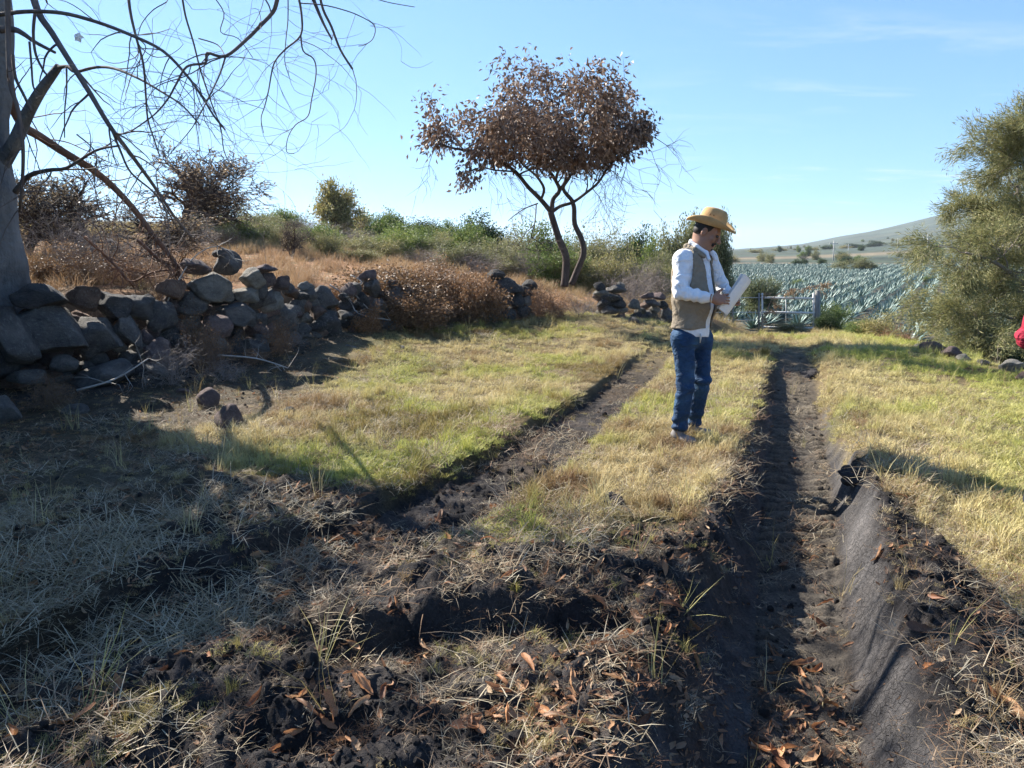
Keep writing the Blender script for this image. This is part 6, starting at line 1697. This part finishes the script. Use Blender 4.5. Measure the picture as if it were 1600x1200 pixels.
clm = dict(chest_r=(.185, .130, .20), belly_r=(.180, .150, .19), hip_r=(.175, .135, .17), hem=-.035, vest_hem=.045, shirt_m=m_shirt, trouser_m=jm.m, shoe_m=m_shoe, th=.093, kn=.068, an=.062, vest=True, collar=True, beard=True, seam=True, hands=hands, lift=-.005)
at, tors = build_person(man, J, Bm, Hm, clm)
# bracelet
br = Acc(); c_ = Vector(J['cuff_r']).lerp(rw, 1.0); dd = (rw - Vector(J['el_r'])).normalized(); a1 = dd.cross(Vector((0, 0, 1))).normalized(); a2 = dd.cross(a1)
tube(br, [c_ + (a1 * math.cos(t_) + a2 * math.sin(t_)) * .033 for t_ in np.linspace(0, 6.283, 17)], .005, 5); br.build("bracelet", m_bead, man, True)
# key ring at the belt loop
kc = Acc(); k0 = W(1094, 521, PY0 - .155); tube(kc, [k0, k0 + Vector((.005, 0, -.03)), k0 + Vector((.002, 0, -.075))], [.004, .009, .004], 5); kc.build("key_fob", m_metal, man, True)
# hat
hatc = at(0, -.005, .062); Hh = frame(R(62), R(17))
hat = empty("hat", Vector(hatc), "tan felt hat with a wide brim, worn by the standing man", "hat")
HA = Acc(); nu = 40
prof = [(.0, .130), (.30, .130), (.60, .130), (.84, .128), (.95, .116), (1.03, .070), (1.09, .028), (1.12, .004), (1.30, -.003), (1.55, .0), (1.80, .004), (1.98, .007), (2.0, .002)]
rows_ = []
for (rr_, zz_) in prof + [(1.98, -.004), (1.80, -.006), (1.55, -.010), (1.30, -.012), (1.10, -.010), (1.0, .02)]:
    ring = []
    for k in range(nu):
        a_ = k / nu * 2 * math.pi; ca, sa = math.cos(a_), math.sin(a_)
        rx, ry = .082 * rr_, .100 * rr_
        if rr_ > 1.12: e_ = rr_ - 1.12; rx = .082 * 1.12 + e_ * .082 * 1.05; ry = .100 * 1.12 + e_ * .100 * 1.02
        X, Yv, Z = rx * ca, ry * sa, zz_
        if rr_ > 1.12: Z += .052 * ((rr_ - 1.12) / .88) ** 1.7 * abs(ca) ** 1.6 - .020 * ((rr_ - 1.12) / .88) ** 2 * abs(sa) ** 2 ; X *= 1 - .16 * ((rr_ - 1.12) / .88) ** 2 * abs(ca)
        if zz_ > .09: Z -= .026 * math.exp(-(X / .022) ** 2) * (1 if rr_ < .95 else .4) + .012 * max(0, -Yv / .1) ; Z -= .010 * max(0, sa) * rr_
        if .02 < zz_ < .1 and rr_ > .9: X *= 1 - .10 * max(0, sa) * (zz_ / .1)
        ring.append((X, Yv, Z))
    rows_.append(ring)
HV = np.array(rows_).reshape(-1, 3) @ Hh.T + np.array(hatc)
nr2 = len(rows_); HA.add(HV, [(i * nu + k, i * nu + (k + 1) % nu, (i + 1) * nu + (k + 1) % nu, (i + 1) * nu + k) for i in range(nr2 - 1) for k in range(nu)])
HA.build("felt", m_hat, hat, True)
HB = Acc(); bnd = []
for zz_, rr_ in ((.006, 1.125), (.030, 1.105)):
    bnd += [(.082 * rr_ * math.cos(k / nu * 6.2832), .100 * rr_ * math.sin(k / nu * 6.2832), zz_) for k in range(nu)]
HB.add(np.array(bnd) @ Hh.T + np.array(hatc), [(k, (k + 1) % nu, nu + (k + 1) % nu, nu + k) for k in range(nu)]); HB.build("hatband", m_hat, hat, True)
for f_ in (-.012, .018):
    ev = Acc(); p_ = np.array(hatc) + Hh @ np.array([-.083, f_ - .005, .072]); V, F = blob(2, 3, 0, 1); ev.add((V * (.003, .006, .006)) @ Hh.T + p_, None, F); ev.build("eyelet", m_hatband, hat, True)
# papers
pap = empty("papers", W(1146, 462, PY0 - .15), "thick sheaf of white papers with curled edges held open in both hands by the man", "papers")
pmid = W(1146, 462, PY0 - .15); up_ = (W(1160, 437, PY0 - .13) - W(1128, 490, PY0 - .17)); Lp = .31; up_.normalize()
side_ = Vector((.135, .150, -.055)); side_ = (side_ - up_ * side_.dot(up_)).normalized(); nrm_ = side_.cross(up_).normalized()
for k in range(9):
    PA = Acc(); nn_ = 9; V = []
    off = nrm_ * (k - 4) * .0014; j_ = rnd.uniform(-.008, .008); rot_ = rnd.uniform(-.07, .07)
    for i in range(nn_):
        for q_ in range(5):
            s_ = (q_ / 4 - .5) * .205; t_ = (i / (nn_ - 1) - .5) * Lp
            cv = (.020 + .002 * k) * math.cos(s_ * 16 + .4) + .010 * math.sin(t_ * 9 + .6) + .004 * math.sin(t_ * 12 + k) + (.016 * (k / 8) * max(0, t_ * 6) ** 2)
            V.append(pmid + side_ * (s_ + j_ + rot_ * t_) + up_ * (t_ + j_) + nrm_ * cv + off)
    V2 = [p + nrm_ * .0009 for p in V]
    n5 = len(V); Q = [(i * 5 + q_, i * 5 + q_ + 1, (i + 1) * 5 + q_ + 1, (i + 1) * 5 + q_) for i in range(nn_ - 1) for q_ in range(4)]
    PA.add([tuple(p) for p in V + V2], Q + [(d + n5, c_2 + n5, b + n5, a + n5) for a, b, c_2, d in Q]); PA.build("sheet", m_paper, pap, True)

# ---- the second person at the right edge
QY = 3.95
qx = 3.10; qz = hz(qx, QY)
wom = empty("person", (qx, QY, qz), "person in red long-sleeved top and dark trousers, mostly cut off by the right edge", "person")
Bq = frame(R(-20)); Hq = frame(R(-35), R(10))
def bq(s_, f, z): return Vector((qx, QY, qz)) + Vector(Bq @ np.array([s_, f, z]))
J2 = dict(pelvis=bq(0, 0, .93), chest=bq(0, .01, 1.26), neck=bq(0, 0, 1.45), head=bq(0, .02, 1.60), sh_r=bq(-.17, 0, 1.40), el_r=bq(-.27, -.06, 1.06), cuff_r=bq(-.16, .12, 1.02), wr_r=bq(-.13, .17, 1.02),
    sh_l=bq(.17, 0, 1.40), el_l=bq(.25, -.06, 1.12), cuff_l=bq(.12, .14, 1.06), wr_l=bq(.09, .17, 1.05), hip_r=bq(-.09, 0, .90), kn_r=bq(-.12, .03, .50), an_r=bq(-.14, 0, .11), hip_l=bq(.09, 0, .90), kn_l=bq(.12, .02, .50), an_l=bq(.14, -.02, .11),
    toe_r=bq(-.18, .2, .05), toe_l=bq(.18, .2, .05))
h2 = [(J2['wr_r'], bq(-.09, .22, 1.05), Bq @ np.array([.5, .8, 0]), (0, 0, 1), Bq @ np.array([.8, -.4, 0]), (.4, .5, .5), 1.0), (J2['wr_l'], bq(.05, .22, 1.06), Bq @ np.array([-.5, .8, 0]), (0, 0, -1), Bq @ np.array([-.8, -.4, 0]), (.4, .5, .5), 1.0)]
c2_ = dict(clm, shirt_m=m_red, trouser_m=m_dark, shoe_m=m_blue, vest=False, collar=False, beard=False, seam=False, hands=h2, chest_r=(.165, .115, .19), belly_r=(.155, .12, .18), hip_r=(.165, .12, .16), lift=.01)
build_person(wom, J2, Bq, Hq, c2_)

# ------------------------------------------------------------------ the air
ha = Acc(); box(ha, (0, 0, 0), (2, 2, 2))
hz_top = float(GV[:, 2].max()) + 12; hz_bot = float(GV[:, 2].min()) - 1.5
hm = bpy.data.materials.new("air"); hm.use_nodes = True; hn = hm.node_tree
for n_ in list(hn.nodes): hn.nodes.remove(n_)
ho = hn.nodes.new('ShaderNodeOutputMaterial'); hv = hn.nodes.new('ShaderNodeVolumePrincipled')
hv.inputs['Color'].default_value = (.80, .90, 1.0, 1); hv.inputs['Density'].default_value = .00016; hv.inputs['Anisotropy'].default_value = .3
hn.links.new(hv.outputs[0], ho.inputs['Volume'])
haze = ha.build("haze", hm); haze.location = (0, 0, (hz_top + hz_bot) / 2); haze.scale = (4400, 4400, (hz_top - hz_bot) / 2)
tag(haze, kind='stuff')
